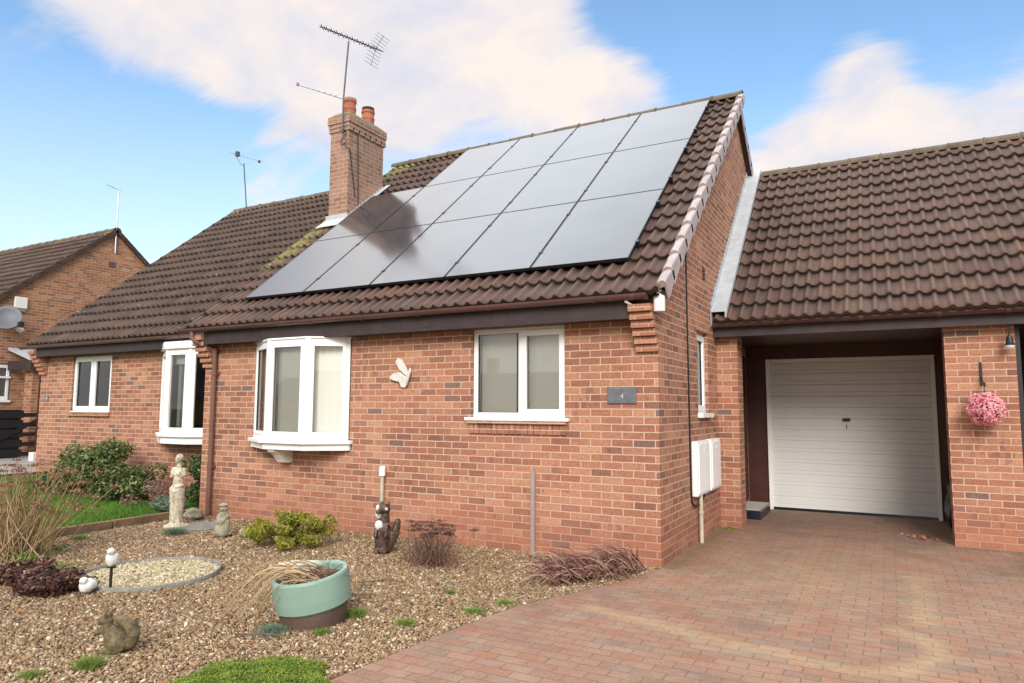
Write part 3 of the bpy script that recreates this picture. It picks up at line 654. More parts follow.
# stepped lead at the chimney: front apron and side soakers
def rz(y, h=0): return EZ + (y - EY) * math.tan(PITCH) + h
mb = MB()
mb.poly([(cx0 - .05, cy0 - .012, rz(cy0) - .02), (cx1 + .02, cy0 - .012, rz(cy0) - .02), (cx1 + .02, cy0 - .012, rz(cy0) + .15), (cx0 - .05, cy0 - .012, rz(cy0) + .15)], (0, -.006, 0))
mb.obox((cx0 - .05, cy0 - .24, rz(cy0 - .24, .085)), (cx1 - cx0 + .12, 0, 0), (0, .24, .24 * math.tan(PITCH)), (0, 0, .006))
for k in range(13):
    y = cy0 + k * .075
    z = rz(y)
    mb.poly([(cx1 + .004, y, z - .02), (cx1 + .004, y + .085, z + .05), (cx1 + .004, y + .085, z + .16), (cx1 + .004, y, z + .14)], (.006, 0, 0))
mb.obox((cx1, cy0 - .05, rz(cy0 - .05, .085)), (.12, 0, 0), (0, 1.08, 1.08 * math.tan(PITCH)), (0, 0, .006))
mb.build('lead_flashing', 'lead', ch)
# ------------------------------------------------------------------ solar panels: one thing each
pw, ph = 1.134, 1.758; stepx, stepy = 1.150, 1.768
positions = {0: ('bottom', 5), 1: ('middle', 5), 2: ('top', 4)}
ordn = {5: ['nearest the gable verge', 'second from the gable verge', 'in the centre of the row', 'fourth from the gable verge', 'at the far left end'],
        4: ['nearest the gable verge', 'second from the gable verge', 'third from the gable verge', 'at the far left end']}
lab = {(1, 4): 'dark glass solar panel beside the chimney foot, mirroring the chimney', (0, 3): 'solar panel in the bottom row with the tip of the chimney reflection',
       (2, 0): 'topmost solar panel right under the ridge, nearest the gable verge', (0, 4): 'solar panel at the bottom left corner of the array, over the eaves',
       (0, 0): 'solar panel at the bottom right corner of the array, near the white security light'}
def PP(x, v, h): return (x, -.2 + v * CP - h * SP, 2.783 + v * SP + h * CP)
def lobox(mb, x0, x1, v0, v1, h0, h1):
    o = Vector(PP(x0, v0, h0)); mb.obox(o, (x1 - x0, 0, 0), Vector(PP(x0, v1, h0)) - o, Vector(PP(x0, v0, h1)) - o)
protop = None
def panel_parts(root, ox, v0):
    mb = MB(); f = .010
    lobox(mb, ox - pw, ox - pw + f, v0, v0 + ph, -.035, 0); lobox(mb, ox - f, ox, v0, v0 + ph, -.035, 0)
    lobox(mb, ox - pw + f, ox - f, v0, v0 + .005, -.035, 0); lobox(mb, ox - pw + f, ox - f, v0 + ph - .005, v0 + ph, -.035, 0)
    mb.build('frame', 'panel_frame', root)
    mb = MB(); lobox(mb, ox - pw + f, ox - f, v0 + .005, v0 + ph - .005, -.008, -.002); mb.build('glass', 'panel', root)
    mb = MB(); lobox(mb, ox - pw - .012, ox + .006, v0 + .34, v0 + .38, -.075, -.036); mb.build('rail', 'panel_frame', root)
    mb = MB(); lobox(mb, ox - pw - .012, ox + .006, v0 + 1.36, v0 + 1.40, -.075, -.036); mb.build('rail', 'panel_frame', root)
    for vv in (.36, 1.38):
        mb = MB(); lobox(mb, ox - .012, ox + .028, v0 + vv - .025, v0 + vv + .025, -.06, .006); mb.build('clamp', 'black', root)
root0 = thing('solar_panel', '', 'solar panel', PP(-.34, .4406, 0), 'solar panels fixed to the bungalow roof'); panel_parts(root0, -.34, .4406)
kids = list(root0.children)
for j, (rn, n) in positions.items():
    for i in range(n):
        o = root0 if (i == 0 and j == 0) else root0.copy()
        if o is not root0:
            C.objects.link(o)
            for ch_ in kids:
                c2 = ch_.copy(); C.objects.link(c2); c2.parent = o
        o.location = PP(-.34 - stepx * i, .4406 + stepy * j, 0)
        o['label'] = lab.get((j, i), 'pale sky-reflecting solar panel in the %s row, %s' % (rn, ordn[n][i]))
# dark rail ends that poke out beside the right column
# ------------------------------------------------------------------ garage, attached on the right
gar = thing('attached_garage', 'low brick garage with brown tiled roof and white ribbed door', 'garage', (1.4, 2.62, 0))
GY = 2.62; GP = math.atan2(5.50 - 2.60, 5.6 - 2.32); GEY, GEZ = 2.32, 2.60
def brk(parent, name, boxes, mat='brick'):
    mb = MB()
    for b_ in boxes: mb.box(*b_)
    return mb.build(name, mat, parent)
brk(gar, 'brick_pier', [(.003, .266, GY, GY + .34, -.15, 2.5)])
brk(gar, 'brick_pier', [(2.545, 3.205, GY, GY + .34, -.15, 2.5)])
brk(gar, 'wall', [(2.75, 3.0, GY + .34, 8.0, -.15, 2.5), (5.6, 6.2, GY, GY + .34, -.15, 2.5), (6.2, 6.4, GY, 8, -.15, 2.5)])
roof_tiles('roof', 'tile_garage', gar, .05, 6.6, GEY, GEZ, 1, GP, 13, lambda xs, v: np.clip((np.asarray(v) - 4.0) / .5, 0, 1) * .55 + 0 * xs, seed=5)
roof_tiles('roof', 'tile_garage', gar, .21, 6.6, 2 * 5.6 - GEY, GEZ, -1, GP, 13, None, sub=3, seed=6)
GRZ = GEZ + (5.6 - GEY) * math.tan(GP)
ridge('ridge_tiles', 'ridge_moss', gar, .22, 6.6, 5.6, GRZ + .015)
mb = MB(); mb.add([(.02, GEY + .02, GEZ - .03), (6.6, GEY + .02, GEZ - .03), (6.6, 5.6, GRZ - .03), (.02, 5.6, GRZ - .03), (6.6, 8.9, GEZ - .03), (.02, 8.9, GEZ - .03)], [(0, 1, 2, 3), (3, 2, 4, 5)]); mb.build('roof_felt', 'black', gar)
# deep fascia beam and gutter
mb = MB(); mb.box(.01, 6.6, GY - .16, GY - .135, 2.425, 2.56); mb.box(.01, 6.6, GY - .135, GY + .02, 2.435, 2.45); mb.build('fascia', 'fascia', gar, bevel=.003)
gutter(.01, 6.6, GY - .225, 2.60, gar, joints=[.78, 1.72, 2.5, 3.13, 4.2, 5.3])
# stepped lead along the gable wall
mb = MB(); tg = math.tan(GP); y0, y1 = GEY, 5.6
mb.obox((.012, y0, GEZ + .138), (.17, 0, 0), (0, y1 - y0, (y1 - y0) * tg), (0, 0, .006))
mb.obox((.182, y0, GEZ + .06), (.02, 0, 0), (0, y1 - y0, (y1 - y0) * tg), (0, 0, .085))
mb.poly([(.004, y0, GEZ - .04), (.004, y1, GEZ - .04 + (y1 - y0) * tg), (.004, y1, GEZ + .22 + (y1 - y0) * tg), (.004, y0, GEZ + .22)], (.008, 0, 0))
n = int((y1 - y0) * tg / .075)
for k in range(n):
    y = y0 + k * .075 / tg; z = GEZ + .20 + (y - y0) * tg
    mb.poly([(.0045, y, z), (.0045, y + .075 / tg, z + .075), (.0045, y, z + .078)], (.007, 0, 0))
mb.build('lead_flashing', 'lead', gar)
# recess: dark timber lining, side door, garage door
dk = 'dark_wood'
brk(gar, 'door_surround', [(.005, .325, 4.60, 4.64, 0, 2.45), (2.545, 2.75, 4.60, 4.64, 0, 2.45), (.325, 2.545, 4.60, 4.64, 2.262, 2.45)], dk)
mb = MB(); mb.box(.01, 6.2, 2.80, 8, 2.452, 2.47); mb.build('ceiling', dk, gar)
mb = MB(); mb.box(2.70, 2.749, GY + .34, 4.60, 0, 2.45); mb.build('side_lining', dk, gar)
sd = MB(); sd.box(.004, .05, 3.25, 4.35, .16, 2.3); sd = sd.build('side_door', dk, gar)
mb = MB(); mb.box(.05, .062, 3.25, 3.34, .16, 2.3); mb.box(.05, .062, 4.26, 4.35, .16, 2.3); mb.box(.05, .062, 3.34, 4.26, 2.21, 2.3); mb.box(.05, .06, 3.34, 4.26, .16, .4); mb.build('door_rail', dk, sd)
brk(gar, 'inner_wall', [(.002, .03, 2.962, 3.248, 0, 2.45), (.002, .03, 4.352, 4.59, 0, 2.45)], 'brick')
mb = MB(); z0, z1, x0, x1 = .035, 2.205, .375, 2.495
prof = [(z0, 0)]; rows_ = 13; hh = (z1 - z0) / rows_
for k in range(rows_):
    b_ = z0 + k * hh; prof += [(b_ + .006, -.010), (b_ + hh * .30, -.010), (b_ + hh * .33, -.004), (b_ + hh * .36, -.010), (b_ + hh * .93, -.012), (b_ + hh - .002, -.0), (b_ + hh, 0)]
vs = []; 
for z, y in prof: vs += [(x0, 4.60 + y, z), (x1, 4.60 + y, z)]
mb.add(vs, [(2 * i, 2 * i + 1, 2 * i + 3, 2 * i + 2) for i in range(len(prof) - 1)])
M['garage_door'] = simple('painted_steel_door', (.64, .64, .61), .42, .03, 2)
gd = mb.build('garage_door', 'garage_door', gar)
mb = MB(); mb.box(.325, .375, 4.555, 4.61, 0, 2.262); mb.box(2.495, 2.545, 4.555, 4.61, 0, 2.262); mb.box(.375, 2.495, 4.575, 4.61, 2.205, 2.262); mb.build('door_frame', 'upvc_cream', gd, bevel=.004)
mb = MB(); mb.box(1.365, 1.465, 4.56, 4.59, 1.33, 1.375); mb.box(1.405, 1.425, 4.555, 4.59, 1.34, 1.36); mb.box(1.41, 1.418, 4.57, 4.59, 1.22, 1.285); mb.build('handle', 'black', gd, bevel=.004)
# neighbouring dark bay on the right
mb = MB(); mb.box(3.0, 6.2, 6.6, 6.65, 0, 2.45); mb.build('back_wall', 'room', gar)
mb = MB(); mb.box(3.208, 3.25, GY + .02, GY + .10, 0, 2.45); mb.build('post', 'black', gar)
# step
mb = MB(); mb.box(.035, .37, 3.42, 4.30, .0, .12); st = mb.build('door_step', 'black_plastic', gar, bevel=.01, label='black step with pale top')
mb = MB(); mb.box(.05, .355, 3.44, 4.28, .121, .135); mb.build('step_top', 'concrete', st)
# ------------------------------------------------------------------ neighbour's attached bungalow
NY = .75; dz = .05; NX0, NX1 = -12.42, -L_ - .003
nb = thing('neighbouring_bungalow', 'attached brick bungalow with plain mossy dark roof, left of the chimney', 'house', (-9.5, NY, 0))
mb = MB()
NBX0, NBX1, NBZ0, NBZ1 = -8.72, -6.98, 1.02, 2.46
wall_front(mb, NY, NX0, NX1, -.15, 2.65, [(-11.36, -10.16, 1.40, 2.42), (NBX0, NBX1, NBZ0, NBZ1)])
def gzn(y): return gz(y - NY) + dz if y >= NY else 2.6
for a, b in ((NY, NY + RY), (NY + RY, NY + DEP)): mb.add([(NX0, a, -.15), (NX0, b, -.15), (NX0, b, gzn(b)), (NX0, a, gzn(a))], [(0, 1, 2, 3)])
mb.build('wall', 'brick', nb)
corbel(NX0 - .012, NX0 + .215, NY, nb, 2.555)
def moss_nb(xs, v):
    v = np.asarray(v); return np.clip((v - 5.4) / .5, 0, 1) * .6 + np.clip(1 - (xs + 12.38) / .3, 0, 1) * .35 + np.exp(-((xs + 8.6) / .7) ** 2 - ((v - 2.9) / .7) ** 2) * .33 + np.clip(1 + (xs + 7.1) / .6, 0, 1) * .3
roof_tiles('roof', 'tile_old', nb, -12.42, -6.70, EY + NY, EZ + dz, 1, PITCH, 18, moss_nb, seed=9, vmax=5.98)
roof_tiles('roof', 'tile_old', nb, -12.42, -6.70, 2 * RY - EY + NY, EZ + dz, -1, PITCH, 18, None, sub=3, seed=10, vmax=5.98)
ridge('ridge_tiles', 'ridge_moss', nb, -12.44, -6.80, RY + NY, RZ + dz + .005)
mb = MB(); y0, z0 = EY + NY, EZ + dz
mb.add([(-12.40, y0 + .02, z0 - .03), (-6.7, y0 + .02, z0 - .03), (-6.7, RY + NY, RZ + dz - .03), (-12.40, RY + NY, RZ + dz - .03), (-6.7, 2 * RY - EY + NY, z0 - .03), (-12.40, 2 * RY - EY + NY, z0 - .03)], [(0, 1, 2, 3), (3, 2, 4, 5)]); mb.build('roof_felt', 'black', nb)
mb = MB()
for s in (1, -1):
    oy = y0 if s == 1 else 2 * RY - EY + NY
    q = lambda x, v, h: (x, oy + s * (v * CP - h * SP), z0 + v * SP + h * CP)
    mb.obox(q(-12.43, .0, -.07), (.03, 0, 0), Vector(q(0, RL, 0)) - Vector(q(0, 0, 0)), Vector(q(0, 0, .12)) - Vector(q(0, 0, 0)))
mb.build('bargeboard', 'tile_old', nb)
mb = MB(); mb.box(NX0 + .2, NX1, NY - .222, NY - .20, 2.44, 2.60); mb.box(NX0 + .2, NX1, NY - .20, NY - .001, 2.45, 2.462); mb.build('fascia', 'fascia', nb, bevel=.003)
gutter(-12.62, -6.86, NY - .285, 2.645, nb, joints=[-11.5, -10.2, -9.0, -7.9])
w2 = window(nb, (-11.355, NY + .04), (-10.165, NY + .04), 1.415, 2.42, [(0, .60, True), (.60, 1.19, True)], sill=(.05, .0, 1.40, 1.417), blind=None)
mb = MB(); mb.box(-11.40, -10.13, NY - .04, NY + .03, 1.33, 1.395); mb.build('brick_sill', 'brick_far', nb, bevel=.004)
# its bow window
Q0, Q1, Q2, Q3 = (-8.70, NY - .02), (-8.10, NY - .36), (-7.55, NY - .36), (-7.0, NY - .02)
mb = MB(); ob0, ob1 = bz0, bz1; bz0, bz1 = 1.05, 2.42
for A, B in ((Q0, Q1), (Q1, Q2), (Q2, Q3)): facet(mb, A, B)
for P in (Q1, Q2): mb.lathe([(.05, bz0 + .02), (.05, bz1)], (P[0], P[1] + .03, 0), 10, cap=True)
nbay = mb.build('bow_window', 'upvc', nb, bevel=.004)
for A, B in ((Q0, Q1), (Q1, Q2), (Q2, Q3)):
    L2 = (Vector(B) - Vector(A)).length
    pm = MB(); pane_quad(pm, A, B, .04, L2 - .04, bz0 + .08, bz1 - .05, .02); pm.build('pane', 'glass', nbay)
P0, P1, P2, P3 = Q0, Q1, Q2, Q3
def slabn(mb, e, z0, z1):
    pts = [(P0[0] - e * .7, NY, z0), (P0[0] - e * .7, P0[1] - e * .5, z0), (P1[0] - e * .5, P1[1] - e, z0), (P2[0] + e * .5, P2[1] - e, z0), (P3[0] + e * .7, P3[1] - e * .5, z0), (P3[0] + e * .7, NY, z0)]
    mb.poly(pts, (0, 0, z1 - z0))
mb = MB(); slabn(mb, .08, 1.04, 1.085); slabn(mb, .035, .93, 1.04); mb.build('sill', 'upvc', nbay, bevel=.004)
mb = MB(); slabn(mb, .05, 2.418, 2.53); mb.build('head', 'upvc', nbay, bevel=.004)
mb = MB(); mb.box(-8.0, -7.94, NY - .2, NY - .18, 1.2, 2.4)
for k in range(7): mb.box(-8.02 + k * .035, -8.0 + k * .035, NY - .20 + .012 * (k % 2), NY - .18 + .012 * (k % 2), 1.12, 2.4)
mb.build('curtain', 'curtain', nbay)
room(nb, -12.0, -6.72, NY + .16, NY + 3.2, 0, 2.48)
mb = MB(); mb.box(-8.08, -7.58, NY - .24, NY - .22, 2.18, 2.40); mb.build('roller_blind', 'blind', nbay)
mb = MB(); mb.box(-12.20, -12.10, NY - .012, NY - .001, 1.60, 1.71); npn = mb.build('number_sign', 'slate', nb)
mb = MB(); mb.box(-12.165, -12.135, NY - .018, NY - .012, 1.63, 1.69); mb.build('numeral', 'letter', npn)
# aerial on its ridge
def yagi(t, A, B, elems, r=.008, mat='alu', el_len=.2, up=False, vert=False):
    A, B = Vector(A), Vector(B); mb = MB(); mb.tube([A, B], r, 6); mb.build('boom', mat, t)
    d = (B - A).normalized(); side = Vector((0, 0, 1)) if vert else d.cross(Vector((0, 0, 1))).normalized(); mb = MB()
    for k in range(elems):
        p = A + (B - A) * ((k + .3) / elems); l = el_len * (1 - .45 * k / elems)
        mb.tube([p - side * l / 2, p + side * l / 2], .005, 5)
    mb.build('elements', mat, t)
t = thing('tv_aerial', 'small television aerial on the ridge of the neighbouring roof', 'aerial', (-12.0, 4.95, 6.45))
MB().tube([(-12.0, 5.05, 6.4), (-11.99, 4.9, 7.6)], .014, 8).build('mast', 'alu_dark', t)
yagi(t, (-12.55, 4.95, 7.98), (-11.34, 4.9, 7.52), 9, mat='alu', el_len=.16); 
mb = MB(); mb.box(-12.31, -12.22, 4.88, 4.96, 7.83, 7.95); mb.box(-11.47, -11.42, 4.88, 4.93, 7.52, 7.58); mb.tube([(-12.30, 4.9, 7.85), (-12.1, 4.9, 7.58), (-11.98, 4.9, 7.52)], .008, 6); mb.build('amplifier', 'alu_dark', t, bevel=.02)
# ------------------------------------------------------------------ farther house on the left
FX = -18.; FR = 5.38; FZr = 6.72; FEY = .62; FEZ = FZr - (FR - FEY) * math.tan(PITCH)
fh = thing('gable_end_house', 'distant brick house at the left edge with satellite dish on its gable', 'house', (-20, 3.0, .2))
mb = MB()
cuts = [.9, 2.15, 2.86, FR, 9.8]
fz = lambda y: (FEZ - .05 + (y - FEY) * math.tan(PITCH)) if y < FR else FZr - .05 - (y - FR) * math.tan(PITCH)
for a, b in zip(cuts[:-1], cuts[1:]):
    if a == 2.15:
        mb.add([(FX, a, 0), (FX, b, 0), (FX, b, 1.64), (FX, a, 1.64)], [(0, 1, 2, 3)]); mb.add([(FX, a, 2.60), (FX, b, 2.60), (FX, b, fz(b)), (FX, a, fz(a))], [(0, 1, 2, 3)])
    else: mb.add([(FX, a, 0), (FX, b, 0), (FX, b, fz(b)), (FX, a, fz(a))], [(0, 1, 2, 3)])
mb.add([(FX, .9, 0), (FX - 9, .9, 0), (FX - 9, .9, 2.7), (FX, .9, 2.7)], [(0, 1, 2, 3)])
mb.build('wall', 'brick_far', fh)
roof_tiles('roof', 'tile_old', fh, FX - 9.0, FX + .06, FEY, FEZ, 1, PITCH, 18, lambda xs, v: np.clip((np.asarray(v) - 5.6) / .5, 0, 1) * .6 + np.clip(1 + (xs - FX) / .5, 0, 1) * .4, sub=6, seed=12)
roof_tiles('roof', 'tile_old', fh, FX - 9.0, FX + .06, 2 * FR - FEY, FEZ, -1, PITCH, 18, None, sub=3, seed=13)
ridge('ridge_tiles', 'ridge_moss', fh, FX - 9, FX + .08, FR, FZr + .02)
mb = MB()
for s in (1, -1):
    oy = FEY if s == 1 else 2 * FR - FEY
    q = lambda x, v, h: (x, oy + s * (v * CP - h * SP), FEZ + v * SP + h * CP); RLf = (FR - FEY) / CP
    mb.obox(q(FX + .05, .0, -.08), (.04, 0, 0), Vector(q(0, RLf, 0)) - Vector(q(0, 0, 0)), Vector(q(0, 0, .12)) - Vector(q(0, 0, 0)))
mb.build('bargeboard', 'tile_old', fh)
fw = window(fh, (FX - .04, 2.16), (FX - .04, 2.85), 1.66, 2.58, [(0, .69, True)], sill=(.08, .03, 1.60, 1.66))
mb = MB(); mb.box(FX - .02, FX + .03, 2.16, 2.85, 2.22, 2.27); mb.build('transom', 'upvc', fw)
mb = MB(); mb.box(FX - .14, FX - .10, 2.0, 3.0, 1.5, 2.7); mb.build('room_lining', 'blind', fh)
mb = MB(); mb.box(FX, FX + .012, 5.22, 5.42, 5.60, 5.76); mb.build('air_vent', 'gutter', fh)
# lean-to canopy
mb = MB(); mb.add([(FX + .01, 2.75, 3.02), (FX + .01, 3.3, 3.02), (FX + 1.1, 3.3, 2.72), (FX + 1.1, 2.75, 2.72), (FX + .01, 2.75, 2.95), (FX + .01, 3.3, 2.95), (FX + 1.1, 3.3, 2.65), (FX + 1.1, 2.75, 2.65)],
                  [(0, 1, 2, 3), (7, 6, 5, 4), (0, 3, 7, 4), (3, 2, 6, 7), (2, 1, 5, 6), (1, 0, 4, 5)]); cn = mb.build('canopy', 'lead', fh)
mb = MB(); mb.box(FX + 1.02, FX + 1.1, 2.77, 3.3, 2.42, 2.66); mb.box(FX + .01, FX + 1.02, 2.77, 2.82, 2.42, 2.66); mb.build('canopy_fascia', 'fascia', cn)
tag(MB().box(FX + .55, FX + .9, 2.93, 3.2, 0, 2.42).build('brick_pier', 'brick_far', None), 'narrow brick pier under the lean-to canopy, right of the dark gate', 'pier')
mb = MB(); mb.box(-15.6, -15.56, 2.33, 2.9, .2, 2.45); tag(mb.build('entrance_door', 'dark_wood', None), 'tall dark red-brown door beyond the left corner of the neighbouring bungalow', 'door')
mb = MB(); mb.box(-15.3, -15.1, 2.06, 2.22, .15, .46); tag(mb.build('white_post_block', 'white_paint', None, bevel=.01), 'small white block at the foot of the dark red-brown door', 'block')
t = thing('side_gate', 'dark wooden boarded gate between the far house and the neighbouring bungalow', 'gate', (-16.6, 2.4, .2))
for y in (1.4, 2.98): MB().box(-16.66, -16.56, y, y + .1, .1, 1.5 if y > 2 else 1.4).build('post', 'black', t)
mb = MB()
for k in range(5): mb.box(-16.63, -16.60, 1.5, 2.55, .28 + k * .235, .46 + k * .235); mb.box(-16.631, -16.601, 2.55, 2.98, .3 + k * .235, .40 + k * .235)
mb.box(-16.66, -16.632, .6, 2.5, .2, 1.42); mb.obox((-16.60, 1.5, .34), (.02, 0, 0), (0, 1.4, .8), (0, 0, .1)); mb.build('boards', 'black', t)
# satellite dish
t = thing('satellite_dish', 'grey oval satellite dish on the far brick gable', 'satellite dish', (FX, 2.7, 3.78))
mat = Matrix.Translation((FX + .32, 2.54, 3.74)) @ Euler((R(8), R(72), R(-28))).to_matrix().to_4x4() @ Matrix.Scale(.88, 4)
MB().lathe([(0.001, .0), (.14, .008), (.26, .035), (.36, .075), (.37, .07), (.26, .025), (.001, -.012)], n=28, mat=mat).build('dish', 'dish', t, smooth=True)
MB().tube([(FX, 2.75, 3.55), (FX + .2, 2.72, 3.5), (FX + .3, 2.66, 3.75)], .02, 8).build('arm', 'black', t)
MB().tube([(FX + .3, 2.64, 3.55), (FX + .62, 2.68, 3.55)], .012, 6).box(FX + .6, FX + .72, 2.64, 2.74, 3.52, 3.64).build('receiver', 'black', t)
t = thing('alarm_box', 'cream alarm box above the satellite dish', 'alarm box', (FX, 2.95, 4.18))
slb = MB(); slb.box(FX + .002, FX + .08, 2.80, 3.10, 4.06, 4.36); slb.build('case', 'upvc_cream', t, bevel=.015); MB().box(FX + .002, FX + .06, 2.86, 3.06, 3.99, 4.058).build('strobe_cover', 'stone_moss', t)
t = thing('flood_light', 'round pale wall light just below the satellite dish', 'wall light', (FX, 2.93, 3.49))
MB().tube([(FX, 3.0, 3.42), (FX + .12, 2.95, 3.45)], .02, 6).build('arm', 'upvc_cream', t); MB().lathe([(.001, -.05), (.07, -.045), (.1, 0), (.07, .045), (.001, .05)], (FX + .14, 2.93, 3.49), 16).build('lamp_head', 'upvc_cream', t, smooth=True)
t = thing('mast_aerial', 'thin tall aerial mast strapped to the far gable peak', 'aerial', (FX, 5.35, 6.1))
MB().tube([(FX + .05, 5.36, 6.02), (FX + .05, 5.36, 7.95)], .02, 6).build('mast', 'alu', t)
yagi(t, (FX + .05, 5.0, 8.0), (FX + .05, 5.42, 7.93), 3, mat='alu', el_len=.1)
# ------------------------------------------------------------------ chimney aerials
t = thing('roof_aerial', 'tall television aerial with reflector strapped to the brick chimney', 'aerial', (-6.30, 2.22, 6.3))
MB().tube([(-6.22, 2.19, 6.26), (-6.215, 2.19, 6.9), (-6.14, 2.20, 7.94)], .015, 8).build('mast', 'alu_dark', t)
A, B = Vector((-6.83, 2.25, 8.42)), Vector((-5.44, 2.3, 7.62))
MB().tube([A, B], .009, 6).build('boom', 'black', t)
d = (B - A).normalized(); side = Vector((0, 1, 0)); up = d.cross(side).normalized(); mb = MB()
for k in range(11):
    p = A + (B - A) * (k / 11.5)
    for sg in (-1, 1): mb.tube([p - side * .05 * sg - up * .03, p + side * .05 * sg + up * .03], .007, 5)
    mb.tube([p - side * .045 - d * .03, p + side * .045 + d * .03], .006, 5)
mb.build('directors', 'black', t)
mb = MB(); rc = A + (B - A) * .88
for sg in (-1, 1):
    tip = rc + up * sg * (.26 if sg > 0 else .30) + d * .06
    mb.tube([rc + d * .0, tip], .006, 5)
    for k in range(5):
        q = rc + (tip - rc) * ((k + .6) / 5.); mb.tube([q - side * .17, q + side * .17], .004, 5)
mb.build('reflector', 'alu', t)
mb = MB(); mb.box(-6.26, -6.17, 2.19, 2.235, 6.30, 6.34); mb.tube([(-6.22, 2.2, 6.12), (-6.16, 2.2, 6.05), (-6.13, 2.3, 6.0), (-6.13, 2.45, 5.2)], .008, 6)
for q in range(14): a_ = q * .7; mb.tube([(-6.20 + .06 * math.cos(a_), 2.20, 6.13 + .06 * math.sin(a_)), (-6.20 + .06 * math.cos(a_ + .7), 2.20, 6.13 + .06 * math.sin(a_ + .7))], .008, 5)
mb.tube([(-6.14, 2.5, 6.4), (-6.14, 2.55, 5.1)], .009, 6)
mb.build('bracket', 'black', t)
t = thing('rod_aerial', 'bare horizontal aerial rod leaving the chimney mast to the left', 'aerial', (-6.3, 2.2, 6.9))
MB().tube([(-7.40, 2.25, 7.46), (-6.22, 2.19, 6.90)], .012, 6).build('boom', 'alu', t)
mb = MB()
for k in range(8): p = Vector((-7.40, 2.25, 7.46)).lerp(Vector((-6.25, 2.19, 6.93)), k / 8); mb.tube([p + Vector((0, -.03, -.012)), p + Vector((0, .03, .012))], .006, 5)
mb.box(-7.42, -7.385, 2.23, 2.27, 7.44, 7.49); mb.build('elements', 'alu', t)
# ------------------------------------------------------------------ fittings on the front and side walls
t = thing('number_plaque', 'dark slate house number plaque reading 4 on the front brick wall', 'plaque', (-.38, 0, 1.64))
MB().box(-.525, -.225, -.018, -.001, 1.555, 1.72).build('plate', 'slate', t, bevel=.003)
def text(s, size, x, y, z, parent, mat, name='lettering', rot=(PI / 2, 0, 0), ext=.0015):
    cu = bpy.data.curves.new(name, 'FONT'); cu.body = s; cu.size = size; cu.extrude = ext; cu.align_x = 'CENTER'; cu.align_y = 'CENTER'
    o = bpy.data.objects.new('tmp', cu); C.objects.link(o); bpy.context.view_layer.update()
    me = bpy.data.meshes.new_from_object(o.evaluated_get(bpy.context.evaluated_depsgraph_get())); C.objects.unlink(o); bpy.data.objects.remove(o)
    me.transform(Matrix.Translation((x, y, z)) @ Euler(rot).to_matrix().to_4x4())
    return link(name, me, mat, parent)
text('4', .075, -.37, -.020, 1.625, t, 'letter', 'numeral')
mb = MB()   # worn, unreadable line of lettering along the top
for k in range(15): mb.box(-.495 + k * .0165, -.495 + k * .0165 + .009, -.0195, -.018, 1.700, 1.7085)
mb.build('lettering', simple('worn_lettering', (.22, .235, .25), .6, .05), t)
# butterfly
t = thing('butterfly_ornament', 'pale plaster butterfly fixed to the brick wall between the front windows', 'wall ornament', (-3.11, 0, 1.88))
def wing(pts, tilt):
    mb = MB(); mb.poly([(-3.06 + x, -.03 - abs(x) * tilt, 1.86 + z) for x, z in pts], (0, .012, 0)); mb.build('wing', 'butterfly', t, bevel=.003)
wing([(0, .03), (-.08, .10), (-.125, .19), (-.10, .235), (-.04, .215), (.02, .12), (.06, .06), (.05, .0)], .2)
wing([(0, .02), (-.07, .07), (-.17, .05), (-.22, .0), (-.17, -.03), (-.08, -.05), (-.05, -.11), (.0, -.12), (.04, -.08), (.05, 0)], .1)
MB().tube([(-3.04, -.035, 1.76), (-3.01, -.04, 1.84), (-2.98, -.04, 1.93), (-2.97, -.04, 1.97)], [.008, .018, .02, .010], 8).build('body', 'butterfly', t)
# short pipes
t = thing('capped_pipe', 'slim cream pipe with a white cap standing against the front wall', 'pipe', (-3.36, -.04, 0))
MB().tube([(-3.35, -.05, 0), (-3.35, -.05, .72)], .022, 10).build('pipe', 'pipe_cream', t); MB().tube([(-3.35, -.05, .70), (-3.35, -.05, .80), (-3.35, -.05, .815)], [.038, .038, .025], 14).build('cap', 'upvc', t)
t = thing('wall_conduit', 'mauve-grey square conduit rising out of the gravel on the front wall', 'conduit', (-1.36, -.03, 0))
MB().box(-1.385, -1.34, -.035, -.001, -.02, .84).build('channel', 'pipe_grey', t, bevel=.004); MB().box(-1.375, -1.35, -.03, -.003, .84, .87).build('end_cap', 'pipe_grey', t)
# security light
t = thing('security_light', 'white security light and sensor on a bracket at the top corner of the wall', 'security light', (-.02, -.1, 2.55))
mb = MB(); mb.tube([(-.23, -.29, 2.535), (-.13, -.16, 2.47), (-.06, -.10, 2.475), (.05, -.16, 2.53)], .012, 6); mb.box(-.10, -.03, -.14, -.06, 2.455, 2.475); mb.build('bracket', 'upvc_cream', t)
MB().lathe([(.001, 0), (.055, 0), (.057, .14), (.05, .15), (.001, .15)], (.07, -.17, 2.435), 16).build('head', 'upvc', t); MB().lathe([(.001, .0), (.043, .0), (.043, .05), (.03, .055), (.001, .055)], (.07, -.17, 2.588), 16).build('sensor', 'upvc_cream', t)
